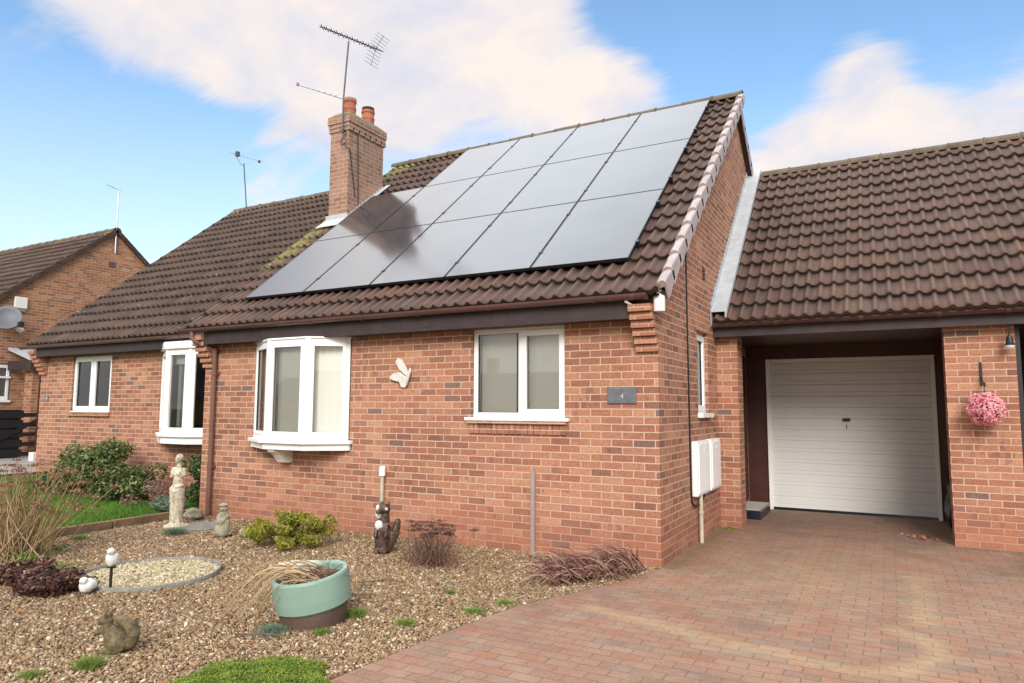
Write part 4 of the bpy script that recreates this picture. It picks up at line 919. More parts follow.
# cable down the side wall
mb = MB(); mb.tube([(.008, 1.12, 3.30), (.008, 1.12, 2.5), (.01, 1.13, .62), (.012, 1.15, .48), (.02, 1.25, .42), (.03, 1.45, .42), (.03, 1.66, .50), (.03, 1.72, .58)], .011, 6)
tag(mb.build('black_cable', 'black', None), 'black cable running down the gable wall and looping under the meter boxes', 'cable')
for nm, ya, yb, lb in (('meter_box', 1.20, 1.78, 'white meter box nearer the front corner, with the cream pipe under it'), ('meter_box', 1.86, 2.38, 'white meter box right beside the garage pier')):
    t = thing(nm, lb, 'meter box', (0, (ya + yb) / 2, .5), 'meter boxes on the gable wall')
    MB().box(.001, .07, ya, yb, .53, 1.14).build('case', 'upvc', t, bevel=.012); MB().box(.071, .083, ya + .03, yb - .03, .56, 1.11).build('door', 'upvc', t, bevel=.006)
    MB().box(.084, .089, (ya + yb) / 2 - .02, (ya + yb) / 2 + .02, 1.02, 1.06).build('lock', 'upvc_cream', t, bevel=.003)
mb = MB(); mb.tube([(.045, 1.42, .53), (.045, 1.42, .0)], .022, 10); mb.tube([(.045, 1.42, .32), (.045, 1.42, .36)], .028, 10)
tag(mb.build('supply_pipe', 'pipe_cream', None), 'cream service pipe from the nearer meter box down to the paving', 'pipe')
# pink flower ball, hook, garage lamp
def sphere_pts(n, c, r, sq=1.0):
    u = RNG.normal(size=(n, 3)); u /= np.linalg.norm(u, axis=1)[:, None]; return u
def petals(cent, nrm, size, k=1, jit=.5, asp=.6):
    """quads around centres facing roughly along nrm"""
    n = len(cent); nr = nrm + RNG.normal(size=(n, 3)) * jit; nr /= np.linalg.norm(nr, axis=1)[:, None]
    a = np.cross(nr, RNG.normal(size=(n, 3))); a /= np.linalg.norm(a, axis=1)[:, None]; b = np.cross(nr, a)
    s = (size * RNG.uniform(.6, 1.3, n))[:, None]
    V = np.stack([cent - a * s, cent - b * s * asp + nr * s * .15, cent + a * s, cent + b * s * asp + nr * s * .15], 1).reshape(-1, 3)
    F = np.arange(4 * n).reshape(-1, 4); return V, F
t = thing('flower_ball', 'round ball of pink artificial flowers hanging on the right brick pier', 'flower ball', (2.87, 2.42, 1.66))
u = sphere_pts(3600, 0, 1); cl = sphere_pts(70, 0, 1); dd = (u @ cl.T).max(1); rr = .135 + .045 * np.clip((dd - .90) / .1, 0, 1) + RNG.uniform(-.008, .008, len(u))
cc = np.array([2.88, 2.43, 1.515]) + u * rr[:, None]; V, F = petals(cc, u, .014, jit=.7)
link('blossoms', np_mesh('blossoms', V, F, rnd=np.clip((rr - .12) / .065, 0, 1) * .8 + RNG.uniform(-.15, .2, len(F))), 'pink', t)
MB().lathe([(.125 * math.sin(PI * k / 12) + .0005, -.125 * math.cos(PI * k / 12)) for k in range(13)], (2.88, 2.43, 1.515), 18).build('core', 'pot_dark', t)
MB().tube([(2.88, 2.43, 1.66), (2.885, 2.50, 1.76)], .004, 5).build('hanger', 'black', t)
t = thing('hanging_bracket', 'black iron hook bracket above the pink flower ball', 'bracket', (2.87, 2.62, 1.9))
MB().box(2.865, 2.888, 2.600, 2.619, 1.77, 2.03).build('back_plate', 'black', t, bevel=.003); MB().tube([(2.877, 2.61, 1.86), (2.877, 2.52, 1.83), (2.885, 2.49, 1.77), (2.895, 2.52, 1.76), (2.90, 2.55, 1.80)], .007, 6).build('hook', 'black', t)
t = thing('spot_lamp', 'small dark hanging lamp with pale glass at the top of the right pier', 'lamp', (3.14, 2.55, 2.42))
MB().tube([(3.14, 2.5, 2.435), (3.14, 2.5, 2.30)], .009, 6).build('stem', 'black', t); MB().lathe([(.02, .0), (.03, -.03), (.035, -.08), (.055, -.11), (.05, -.11)], (3.14, 2.5, 2.31), 16).build('shade', 'black', t)
MB().lathe([(.052, -.105), (.045, -.135), (.001, -.15)], (3.14, 2.5, 2.31), 16).build('bulb', 'upvc', t, smooth=True)
# rubbish bag of black plastic in the recess
def crumple(name, c, r, mat, parent=None, seed=0, n=4, amp=.25):
    bm = bmesh.new(); bmesh.ops.create_icosphere(bm, subdivisions=n, radius=1); rg = random.Random(seed); offs = Vector((rg.random() * 9, 0, 0))
    from mathutils import noise as mn
    for v in bm.verts:
        p = v.co.copy(); f = 1 + amp * mn.noise(p * 1.7 + offs) + amp * .5 * mn.noise(p * 4 + offs) + amp * .2 * mn.noise(p * 11 + offs)
        v.co = Vector((p.x * r[0] * f, p.y * r[1] * f, p.z * r[2] * f)) + Vector(c)
    me = bpy.data.meshes.new(name); bm.to_mesh(me); bm.free()
    for p in me.polygons: p.use_smooth = True
    return link(name, me, mat, parent)
tag(crumple('plastic_sack', (2.64, 3.75, .30), (.09, .30, .32), 'black_plastic', seed=4, amp=.5), 'crumpled dark plastic sack leaning at the right side of the garage door', 'sack')
# ------------------------------------------------------------------ ground
def tri_poly(name, pts, z, mat, kind='structure'):
    bm = bmesh.new(); vs = [bm.verts.new((x, y, z)) for x, y in pts]; f = bm.faces.new(vs); bmesh.ops.triangulate(bm, faces=[f])
    for f in bm.faces:
        if f.normal.z < 0: f.normal_flip()
    me = bpy.data.meshes.new(name); bm.to_mesh(me); bm.free(); o = link(name, me, mat); o['kind'] = kind; return o
M['earth'] = simple('verge_earth', (.12, .13, .05), .95, .3, 2)
mb = MB(); mb.add([(-400, -400, -.16), (400, -400, -.16), (400, 400, -.16), (-400, 400, -.16)], [(0, 1, 2, 3)]); struct(mb.build('ground', 'earth'))
edge = [(.0, -.02), (-.04, -.15), (-.10, -.45), (-.22, -.85), (-.38, -1.25), (-.59, -1.76), (-.68, -2.2), (-.75, -2.75), (-.80, -3.3), (-.86, -3.9), (-1.05, -5.0), (-1.5, -7), (-2.2, -9)]
def in_poly(x, y, poly):
    ins = np.zeros(len(x), bool); j = len(poly) - 1
    for i in range(len(poly)):
        xi, yi = poly[i]; xj, yj = poly[j]
        c = ((yi > y) != (yj > y)) & (x < (xj - xi) * (y - yi) / (yj - yi + 1e-12) + xi); ins ^= c; j = i
    return ins
gravel = [(-6.52, -.0), (.0, .0)] + edge + [(-12, -9), (-12, -3.2), (-6.52, -2.95)]
tri_poly('gravel_bed', gravel, -.012, 'gravel_base')
drv = [(x - .02, y) for x, y in edge]
# driveway as a fine grid so that stains can be stored on it
st_ = .05; gx = np.arange(-2.4, 7.01, st_); gy = np.arange(-9, 4.62, st_); X, Y = np.meshgrid(gx, gy)
ed = np.array(edge); ex = np.interp(-Y.ravel(), -ed[:, 1], ed[:, 0]).reshape(Y.shape)
ex = np.where(Y > -.02, .0, ex); X2 = np.maximum(X, ex)
def segd(px, py, a, b):
    ax, ay = a; bx, by = b; t_ = np.clip(((px - ax) * (bx - ax) + (py - ay) * (by - ay)) / ((bx - ax) ** 2 + (by - ay) ** 2), 0, 1); return np.hypot(px - ax - t_ * (bx - ax), py - ay - t_ * (by - ay))
sand = np.zeros_like(X)
ln = [(-.1, -1.55), (.55, -1.75), (1.06, -1.88), (1.42, -1.93), (1.74, -2.0), (1.98, -1.86), (2.18, -1.48), (2.13, -1.2), (1.95, -1.05)]
for a, b in zip(ln[:-1], ln[1:]): sand = np.maximum(sand, np.exp(-(segd(X2, Y, a, b) / .085) ** 2) * .95)
sand = np.maximum(sand, np.exp(-(segd(X2, Y, (2.10, .7), (2.13, -.75)) / .12) ** 2) * .8)
sand = np.maximum(sand, np.exp(-(segd(X2, Y, (.45, 2.0), (.15, -.6)) / .12) ** 2) * .25)
sand = np.maximum(sand, np.exp(-((X2 - 1.15) / .95) ** 2 - ((Y - .4) / 1.3) ** 2) * .42)
mossd = np.exp(-(np.maximum(0, np.hypot((X2 - 3.55) / .68, (Y - 1.6) / 1.0) - .55) / .3) ** 2) + np.exp(-((X2 - .08) / .1) ** 2) * .45 * (Y < 2.7) * (Y > 0) + np.exp(-((Y - 2.55) / .12) ** 2) * .3
recess_dark = np.clip((Y - 2.2) / .8, 0, 1) * .9 * (X2 < 2.9) * np.clip(.6 + .5 * np.sin(X2 * 2.1) * np.cos(Y * 1.7), 0.35, 1)  # paving colour darkened inside the garage recess
recess_dark += np.exp(-((X2 - 2.4) / .35) ** 2 - ((Y - 3.2) / .35) ** 2) * .7
ny_, nx_ = X.shape; V = np.stack([X2.ravel(), Y.ravel(), np.full(X.size, .0)], 1); ii, jj = np.meshgrid(np.arange(nx_ - 1), np.arange(ny_ - 1)); a = (jj * nx_ + ii).ravel()
F = np.stack([a, a + 1, a + nx_ + 1, a + nx_], 1)
okf = ((X2.ravel()[F].max(1) - X2.ravel()[F].min(1)) > 1e-6); F = F[okf]
me = np_mesh('driveway', V, F, attrs={'sand': sand.ravel(), 'moss': np.clip(mossd, 0, 1).ravel(), 'recess_dark': np.clip(recess_dark, 0, 1).ravel()}, uv=V[:, :2]); struct(link('driveway', me, 'drive'))
# lawn, rising gently to the neighbour
lawnp = [(-12.3, NY), (-6.62, NY), (-6.62, -3.0), (-12.3, -3.4)]
def lz(x): return np.clip((-6.9 - np.asarray(x)) * .042, 0, .25)
nX = 40; xs = np.linspace(-30, -6.62, 80); V = []; 
for x in xs: V += [(x, -8, float(lz(x)) - .01 if x < -6.9 else -.0), (x, 9.5, float(lz(x)) - .01 if x < -6.9 else -.0)]
F = [(2 * i, 2 * i + 2, 2 * i + 3, 2 * i + 1) for i in range(len(xs) - 1)]
lm = MB(); lm.add(V, F)
struct(lm.build('lawn_ground', 'lawn_base'))
M['path'] = simple('grey_path', (.26, .23, .20), .9, .2, 5, bmp=.3)
mb = MB(); mb.add([(-30, -3, .262), (-12.3, -3, .262), (-12.3, 9, .262), (-30, 9, .262)], [(0, 1, 2, 3)]); struct(mb.build('path', 'path'))
# grass blades
def blades(n, xf, yf, zf, h, w, lean=.5):
    x, y = xf, yf; z = zf; hh = h * RNG.uniform(.5, 1.3, n); an = RNG.uniform(0, 2 * PI, n); la = RNG.uniform(0, 2 * PI, n); l = hh * lean * RNG.uniform(.2, 1.2, n)
    wx, wy = np.cos(an) * w / 2, np.sin(an) * w / 2
    tx, ty = x + np.cos(la) * l, y + np.sin(la) * l
    V = np.stack([np.stack([x - wx, y - wy, z], 1), np.stack([x + wx, y + wy, z], 1), np.stack([tx + wx * .1, ty + wy * .1, z + hh], 1)], 1).reshape(-1, 3)
    return V, np.arange(3 * n).reshape(-1, 3)
n = 60000; x = RNG.uniform(-12.2, -6.66, n); y = RNG.uniform(-2.95, NY, n)
V, F = blades(n, x, y, lz(x) - .01, .06, .012)
patch = .5 + .5 * np.sin(x * 3.1 + 1.3 * np.sin(y * 2.3)) * np.cos(y * 2.7 + x)
o = link('lawn_grass', np_mesh('lawn_grass', V, F, rnd=np.clip(RNG.uniform(0, 1, n) * .6 + patch * .4, 0, 1)), 'grass'); o['kind'] = 'stuff'; o['label'] = 'bright green lawn in front of the neighbouring bungalow'
# gravel stones
def pebbles(name, x, y, z, size, mat, flat=.6, rndf=None, octa=False):
    n = len(x); bm = bmesh.new()
    if octa: bmesh.ops.create_cube(bm, size=1.45); bmesh.ops.triangulate(bm, faces=bm.faces)
    else: bmesh.ops.create_icosphere(bm, subdivisions=1, radius=1)
    bv = np.array([v.co[:] for v in bm.verts]); bf = np.array([[v.index for v in f.verts] for f in bm.faces]); bm.free()
    a = RNG.uniform(0, 2 * PI, n); ca, sa = np.cos(a), np.sin(a)
    pert = 1 + RNG.uniform(-.28, .28, (n, len(bv), 1)); P = bv[None] * pert
    sx = size * RNG.uniform(.7, 1.35, n); sy = size * RNG.uniform(.5, 1.0, n); sz = size * RNG.uniform(.4, .8, n) * flat / .6
    px, py, pz = P[..., 0] * sx[:, None], P[..., 1] * sy[:, None], P[..., 2] * sz[:, None]
    tl = RNG.normal(0, .35, n)[:, None]; pz = pz + px * tl
    V = np.stack([px * ca[:, None] - py * sa[:, None] + x[:, None], px * sa[:, None] + py * ca[:, None] + y[:, None], pz + (z + sz * .35)[:, None]], 2).reshape(-1, 3)
    F = (bf[None] + (np.arange(n) * len(bv))[:, None, None]).reshape(-1, 3)
    r = np.repeat(RNG.uniform(0, 1, n) if rndf is None else rndf, len(bf)); return link(name, np_mesh(name, V, F, rnd=r), mat)
n = 270000; x = RNG.uniform(-7.0, 0.05, n); y = RNG.uniform(-5.0, 0., n)
ok = in_poly(x, y, [(-6.52, -.0), (.0, .0)] + [(a_ - .01, b_) for a_, b_ in edge] + [(-12, -9), (-12, -3.2), (-6.52, -2.95)]) & (np.hypot(x + 3.93, y + 2.55) > .57) & (x * .878 + y * .4785 < 1.2)
keep = ok & (RNG.uniform(0, 1, n) < np.clip(1.15 - (-y - .2) * .02, .5, 1)); x, y = x[keep], y[keep]; n = len(x)
sz = RNG.lognormal(math.log(.0080), .36, n); nearc = np.hypot(x - 1.96, y + 6.58) < 5.2
for sel_, oct_, lb in ((nearc, False, 'near'), (~nearc, True, 'far')):
    o = pebbles('gravel_stones', x[sel_], y[sel_], np.full(sel_.sum(), -.010) + RNG.uniform(0, .010, sel_.sum()), np.clip(sz[sel_], .005, .026), 'pebble', octa=oct_); o['kind'] = 'stuff'; o['label'] = 'mixed brown and cream gravel covering the front garden'
# scattered strays at the edge of the paving
n = 900; k = RNG.integers(0, 11, n); fr = RNG.uniform(0, 1, n); e = np.array(edge); bx = e[k, 0] * (1 - fr) + e[k + 1, 0] * fr; by = e[k, 1] * (1 - fr) + e[k + 1, 1] * fr
# gravel ring (old pond)
rcx, rcy, rr_ = -3.93, -2.55, .585
t = thing('gravel_ring', 'low grey hoop full of pale cream gravel in the gravel garden', 'garden ring', (rcx, rcy, 0))
mb = MB(); nn = 56; prof = [(-.008, 0.), (-.008, .036), (0, .042), (.008, .036), (.008, 0.)]
pts = []
for k in range(nn):
    a = 2 * PI * k / nn; wob = 1 + .015 * math.sin(3 * a + 1) + .01 * math.sin(7 * a); zz = .008 * math.sin(2 * a)
    for (dr, z) in prof: pts.append((rcx + (rr_ * wob + dr) * math.cos(a), rcy + (rr_ * wob + dr) * math.sin(a), z + zz))
fs = [(k * 5 + j, ((k + 1) % nn) * 5 + j, ((k + 1) % nn) * 5 + j + 1, k * 5 + j + 1) for k in range(nn) for j in range(4)]
mb.add(pts, fs); mb.build('hoop', 'rim', t, smooth=True)
a = RNG.uniform(0, 2 * PI, 7000); q = np.sqrt(RNG.uniform(0, 1, 7000)) * (rr_ - .02)
o = pebbles('pale_gravel', rcx + q * np.cos(a), rcy + q * np.sin(a), np.full(7000, .008), np.clip(RNG.lognormal(math.log(.011), .3, 7000), .006, .024), 'pale_pebble'); o.parent = t; o.location = -Vector(t.location); o['kind'] = 'stuff'
MB().lathe([(.001, .012), (rr_ - .01, .012)], (rcx, rcy, 0), 40).build('fill_bed', 'pipe_cream', t)
# timber edging
t = thing('timber_edging', 'weathered timber edging between the gravel and the green lawn', 'edging', (-6.6, -1.5, 0))
for (a, b) in (((-6.62, -.05), (-6.60, -1.28)), ((-6.60, -1.30), (-6.56, -2.95))):
    av, bv = Vector((*a, 0)), Vector((*b, 0)); u = (bv - av); s = Vector((.075, 0, 0)); mb = MB(); mb.obox(av + Vector((-.04, 0, -.03)), u, s, (0, 0, .125)); mb.build('sleeper', 'timber', t, bevel=.008)
# ------------------------------------------------------------------ plants
def leaf_cloud(blobs, n, size, shell=.55, jit=.9, asp=.6):
    """leaves spread through a set of ellipsoids (cx,cy,cz,rx,ry,rz)"""
    b = np.array(blobs); w = b[:, 3] * b[:, 4] * b[:, 5]; k = RNG.choice(len(b), n, p=w / w.sum()); u = RNG.normal(size=(n, 3)); u /= np.linalg.norm(u, axis=1)[:, None]
    r = RNG.uniform(0, 1, n) ** (1 / 3 * (1 - shell) + .05); r = np.where(RNG.uniform(0, 1, n) < .08, r * 1.12, r)
    c = b[k, :3] + u * r[:, None] * b[k, 3:6]; c[:, 2] = np.maximum(c[:, 2], .01 + RNG.uniform(0, .02, n))
    V, F = petals(c, u + np.array([0, 0, .5]), size * RNG.uniform(.6, 1.35, n), jit=jit, asp=asp); return V, F, k
def branches(base, tips, r0=.012, wob=.03, mb=None, n=5):
    mb = mb or MB()
    for tp in tips:
        b_, t_ = Vector(base), Vector(tp); pts = []
        for i in range(n):
            f = i / (n - 1); p = b_.lerp(t_, f); p.z = b_.z + (t_.z - b_.z) * (f ** .8); pts.append(p + Vector((random.gauss(0, wob), random.gauss(0, wob), 0)) * f * (1 - f) * 2)
        mb.tube(pts, [r0 * (1 - .75 * i / (n - 1)) for i in range(n)], 5, False)
    return mb
def shrub(name, label, cat, base, blobs, n, size, leafmat, stems=14, r0=.012, group=None, sstem='bark', jit=.9, rnd=None, shell=.55, asp=.6):
    t = thing(name, label, cat, base, group)
    tips = [(bl[0] + random.uniform(-.6, .6) * bl[3], bl[1] + random.uniform(-.6, .6) * bl[4], bl[2] + random.uniform(0, .7) * bl[5]) for bl in random.choices(blobs, k=stems)]
    branches(base, tips, r0).build('stems', sstem, t)
    V, F, k = leaf_cloud(blobs, n, size, jit=jit, shell=shell, asp=asp); cr = RNG.uniform(0, 1, len(blobs))[k]
    link('foliage', np_mesh('foliage', V, F, rnd=np.clip(RNG.uniform(0, 1, n) * .7 + cr * .3, 0, 1)), leafmat, t); return t
g0 = .1
bl = []
for k in range(46):
    fx = random.uniform(0, 1); hx = math.sin(PI * (fx * .72 + .16)) ; xx = -10.1 + fx * 2.0; zt = .14 + .66 * hx * random.uniform(.1, 1.08)
    bl.append((xx, .05 + random.uniform(-.35, .35), zt, random.uniform(.16, .30), random.uniform(.16, .28), random.uniform(.12, .22)))
shrub('garden_shrub', 'broad dense evergreen shrub against the neighbouring brick wall', 'shrub', (-9.3, .1, .08), bl, 20000, .026, 'leaf_dark', 30, .015)
bl = [(-6.97 + random.uniform(-.18, .2), .33 + random.uniform(-.2, .2), random.uniform(.12, .68), .16, .16, .14) for k in range(14)]
shrub('garden_shrub', 'narrow dark green shrub in the corner behind the statue', 'shrub', (-6.95, .35, 0), bl, 4200, .024, 'leaf_glossy', 12)
bl = [(-7.5 + random.uniform(-.4, .35), -.05 + random.uniform(-.2, .2), random.uniform(.08, .36), .16, .14, .12) for k in range(10)]
shrub('heather', 'wispy pinkish brown plant at the lawn edge between shrub and statue', 'plant', (-7.5, 0, .03), bl, 1700, .016, 'brown_stem', 30, .006, sstem='bark')
bl = [(-7.1 + random.uniform(-.3, .3), -.25 + random.uniform(-.15, .15), random.uniform(.05, .22), .14, .12, .08) for k in range(8)]
shrub('low_herb', 'low grey-green herb just left of the statue base', 'plant', (-7.1, -.25, 0), bl, 1500, .018, 'leaf_sage', 12, .006)
# sprays of curved strands
def strands(base_f, tip_f, n, r, sag=0., seg=4, side=3):
    Vs = []; Fs = []; rn = []; o = 0
    for i in range(n):
        b_ = Vector(base_f(i)); t_ = Vector(tip_f(i, b_)); L3 = (t_ - b_).length; w = Vector((random.gauss(0, .06), random.gauss(0, .06), 0)) * L3
        pts = []
        for k in range(seg + 1):
            f = k / seg; p = b_.lerp(t_, f) + w * math.sin(PI * f) + Vector((0, 0, sag * L3 * math.sin(PI * f))); pts.append(p)
        d = (t_ - b_).normalized(); a = d.orthogonal().normalized(); c = d.cross(a); rv = random.random()
        for k, p in enumerate(pts):
            q = r * (1 - .7 * k / seg)
            for s in range(side): an = 2 * PI * s / side; Vs.append(tuple(p + (a * math.cos(an) + c * math.sin(an)) * q))
        for k in range(seg):
            for s in range(side): s2 = (s + 1) % side; Fs.append((o + k * side + s, o + k * side + s2, o + (k + 1) * side + s2, o + (k + 1) * side + s)); rn.append(rv)
        o += (seg + 1) * side
    return Vs, Fs, rn
# tall dry perennials at the left edge
t = thing('dry_perennials', 'clump of straw-coloured stems with rusty dead flower heads at the left edge', 'plant', (-5.67, -2.73, 0))
tips = []
def bf(i): return (-5.82 + random.gauss(0, .16), -2.78 + random.gauss(0, .14), 0)
def tf(i, b_):
    a = random.uniform(-1.2, 1.1); l = random.uniform(.3, .9); h = random.uniform(.40, .95)
    p = (b_.x + a * l * .75, b_.y + .35 * a * l + random.gauss(0, .12), h); tips.append(p); return p
Vs, Fs, rn = strands(bf, tf, 200, .0078); link('stems', np_mesh('stems', Vs, Fs, rnd=rn), 'straw', t)
hv = []; hn = []
sel = [p for p in tips if p[2] > .40][:95]
for p in sel:
    m = 60; u = RNG.normal(size=(m, 3)); u[:, 2] = np.abs(u[:, 2]) * .6; hv.append(np.array(p) + u * np.array([.032, .032, .016])); hn.append(u)
hv, hn = np.concatenate(hv), np.concatenate(hn); V, F = petals(hv, hn, .011); link('flower_heads', np_mesh('flower_heads', V, F, rnd=RNG.uniform(0, 1, len(F))), 'orange_head', t)
V, F, k = leaf_cloud([(-5.75 + random.gauss(0, .25), -2.75 + random.gauss(0, .15), .03, .12, .1, .05) for _ in range(8)], 900, .015); link('foliage', np_mesh('foliage', V, F, rnd=RNG.uniform(0, 1, len(F))), 'weed', t)
# purple leaved mound
bl = [(-4.34 + random.uniform(-.40, .38) , -3.28 + random.uniform(-.18, .18), random.uniform(.02, .13), .13, .11, .07) for k in range(34)]
shrub('purple_mound', 'low mound of dark purple leaves at the left of the gravel ring', 'plant', (-4.22, -3.28, 0), bl, 6500, .020, 'leaf_purple', 16, .006)
# yellow-green spurge
bl = []
for k in range(44):
    a = random.uniform(0, 2 * PI); q = random.uniform(.0, .46); bl.append((-3.86 + q * math.cos(a) * 1.05, -1.02 + q * math.sin(a) * .75, .07 + .27 * random.random() * (1 - q * .9), .085, .085, .05))
for q_ in range(10): bl.append((-4.1 + q_ * .07, -.95 + random.uniform(-.1, .1), .23 + random.uniform(-.04, .08), .06, .06, .06))
bl += [(-3.42, -.85, .30, .06, .06, .05), (-3.36, -.85, .26, .06, .06, .04)]
shrub('yellow_green_shrub', 'yellow-green bushy plant near the front wall under the bow window', 'plant', (-3.87, -1.02, 0), bl, 5200, .030, 'leaf_yellow', 40, .007, jit=1.2, asp=.28)
# brown sedum
t = thing('brown_sedum', 'dead brown sedum with flat dark heads behind the dark animal ornament', 'plant', (-1.85, -.98, 0)); tips = []
def bf(i): return (-1.98 + random.gauss(0, .13), -.98 + random.gauss(0, .07), 0)
def tf(i, b_):
    a = random.uniform(0, 2 * PI); l = random.uniform(.03, .32); p = (b_.x + math.cos(a) * l * 1.1, b_.y + math.sin(a) * l * .8, random.uniform(.16, .33) + (.33 - l) * .25); tips.append(p); return p
Vs, Fs, rn = strands(bf, tf, 190, .0040); link('stems', np_mesh('stems', Vs, Fs, rnd=rn), 'brown_stem', t)
hv = []; hn = []
for p in [q for q in tips if q[2] > .24][:42]:
    m = 90; u = RNG.normal(size=(m, 3)); u[:, 2] *= .25; hv.append(np.array(p) + u * np.array([.026, .026, .016]) + np.array([0, 0, .015])); hn.append(u + np.array([0, 0, 1]))
hv, hn = np.concatenate(hv), np.concatenate(hn); V, F = petals(hv, hn, .009); link('flower_heads', np_mesh('flower_heads', V, F, rnd=RNG.uniform(0, 1, len(F))), 'brown_head', t)
# red prostrate twiggy bush at the corner
t = thing('red_twig_bush', 'sprawling red-brown twiggy bush at the front corner of the wall', 'shrub', (-.42, -.62, 0))
def bf(i): f = random.random(); return (-.62 + f * .48 + random.gauss(0, .05), -1.0 + f * .72 + random.gauss(0, .10), random.uniform(0, .08))
def tf(i, b_): return (b_.x - random.uniform(-.05, .34), b_.y + random.uniform(-.32, .06), max(.02, random.uniform(.0, .24)))
Vs, Fs, rn = strands(bf, tf, 430, .0074, sag=.20, seg=5); link('twigs', np_mesh('twigs', Vs, Fs, rnd=rn), 'red_twig', t)
def tf2(i, b_): return (b_.x - random.uniform(0, .2), b_.y - random.uniform(0, .25), max(.02, random.uniform(.0, .1)))
Vs, Fs, rn = strands(bf, tf2, 140, .004, sag=.2); link('straw_stems', np_mesh('straw_stems', Vs, Fs, rnd=rn), 'straw', t)
# green mound at the bottom
n = 34000; a = RNG.uniform(0, 2 * PI, n); q = np.sqrt(RNG.uniform(0, 1, n)); mx, my = -1.08 + q * np.cos(a) * .44, -3.96 + q * np.sin(a) * .50
rot_ = .4; ed_ = 1 + .06 * np.sin(5 * a) + .04 * np.sin(9 * a + 2)
mx = -1.08 + (mx + 1.08) * ed_; my = -3.96 + (my + 3.96) * ed_
hz = .085 * np.sqrt(np.clip(1 - q ** 2.2, 0, 1)) * (1 + .12 * np.sin(mx * 31) * np.cos(my * 27)) + RNG.uniform(-.008, .012, n)
V, F = petals(np.stack([mx, my, hz], 1), np.tile([0, 0, 1.], (n, 1)), .0065, jit=.6)
t = thing('green_mound', 'low bright green cushion plant at the bottom edge beside the paving', 'plant', (-1.08, -3.96, 0))
link('foliage', np_mesh('foliage', V, F, rnd=np.clip(RNG.uniform(0, 1, n) * .55 + .45 * (.5 + .5 * np.sin(mx * 19 + 2) * np.cos(my * 23)), 0, 1)), 'mound', t)
pr = [(.43 * math.sin(PI / 2 * k / 8) + .001, .07 * math.cos(PI / 2 * k / 8) - .004) for k in range(9)]
MB().lathe(pr, (-1.08, -3.96, 0), 36).build('cushion', 'lawn_base', t, smooth=True)
# little weeds and herbs in the gravel
def weed(x, y, r, h, n, mat='weed', lab='', cat='weed', name='weed_tuft', sz=.011):
    k = max(3, int(r * 60)); bl = [(x + random.gauss(0, r * .45), y + random.gauss(0, r * .45), h * random.uniform(.2, .5), r * .5, r * .5, h * .5) for _ in range(k)]
    nb_ = n * 2; q_ = np.abs(RNG.normal(0, r * .4, nb_)); a_ = RNG.uniform(0, 2 * PI, nb_)
    V, F = blades(nb_, x + q_ * np.cos(a_) * 1.2, y + q_ * np.sin(a_), np.zeros(nb_), h * .55, .006, 1.6)
    o = link(name, np_mesh(name, V, F, rnd=RNG.uniform(0, 1, len(F))), mat)
    o.data.transform(Matrix.Translation((-x, -y, 0))); o.location = (x, y, 0)
    return tag(o, lab, cat, 'weeds and small herbs in the gravel')
weed(-5.52, -1.18, .11, .13, 900, 'leaf_sage', 'grey-green bushy herb in front of the pale statue', 'herb', 'grey_herb')
weed(-2.46, -3.74, .06, .07, 260, lab='small green tuft of weed just left of the squirrel figure')
weed(-2.18, -4.10, .08, .09, 420, lab='bright green weed tuft below the squirrel figure')
weed(-2.33, -4.35, .07, .05, 220, lab='faint green tuft of weed nearest the bottom left corner')
weed(-1.75, -3.13, .13, .06, 620, lab='wide grey-green weed patch at the left foot of the green planter', mat='leaf_sage')
weed(-1.43, -3.0, .06, .05, 320, lab='small round weed in front of the planter base')
weed(-1.50, -2.60, .08, .09, 380, lab='green weed at the right side of the planter base')
weed(-1.06, -2.58, .08, .06, 420, lab='bright green weed alone in the gravel right of the planter')
weed(-.80, -2.10, .10, .05, 420, lab='flat green weed on the edge of the paving, the nearer of two')
weed(-.70, -1.80, .08, .05, 320, lab='flat green weed on the edge of the paving, the farther of two')
weed(-1.25, -1.75, .05, .05, 200, lab='tiny green weed in the gravel between the brown sedum and the paving')
weed(.13, 2.50, .07, .05, 260, lab='yellow-green tuft growing at the foot of the left garage pier', mat='leaf_yellow')
weed(-6.2, -1.9, .10, .07, 380, lab='green tuft in the gravel beside the timber edging')
_w = weed(-4.95, -2.75, .30, .045, 350, lab='thin straggling green weeds behind the purple mound', name='straggling_weeds'); _w['kind'] = 'stuff'
# dry leaves swept to the garage door
c = np.stack([RNG.normal(2.22, .10, 70), RNG.normal(2.95, .09, 70), RNG.uniform(.008, .02, 70)], 1); V, F = petals(c, np.tile([0, 0, 1.], (70, 1)), .022, jit=.35)
o = link('dry_leaves', np_mesh('dry_leaves', V, F, rnd=RNG.uniform(0, 1, 70)), 'dead_leaf'); o['kind'] = 'stuff'; o['label'] = 'scatter of dry leaves on the paving by the garage door'
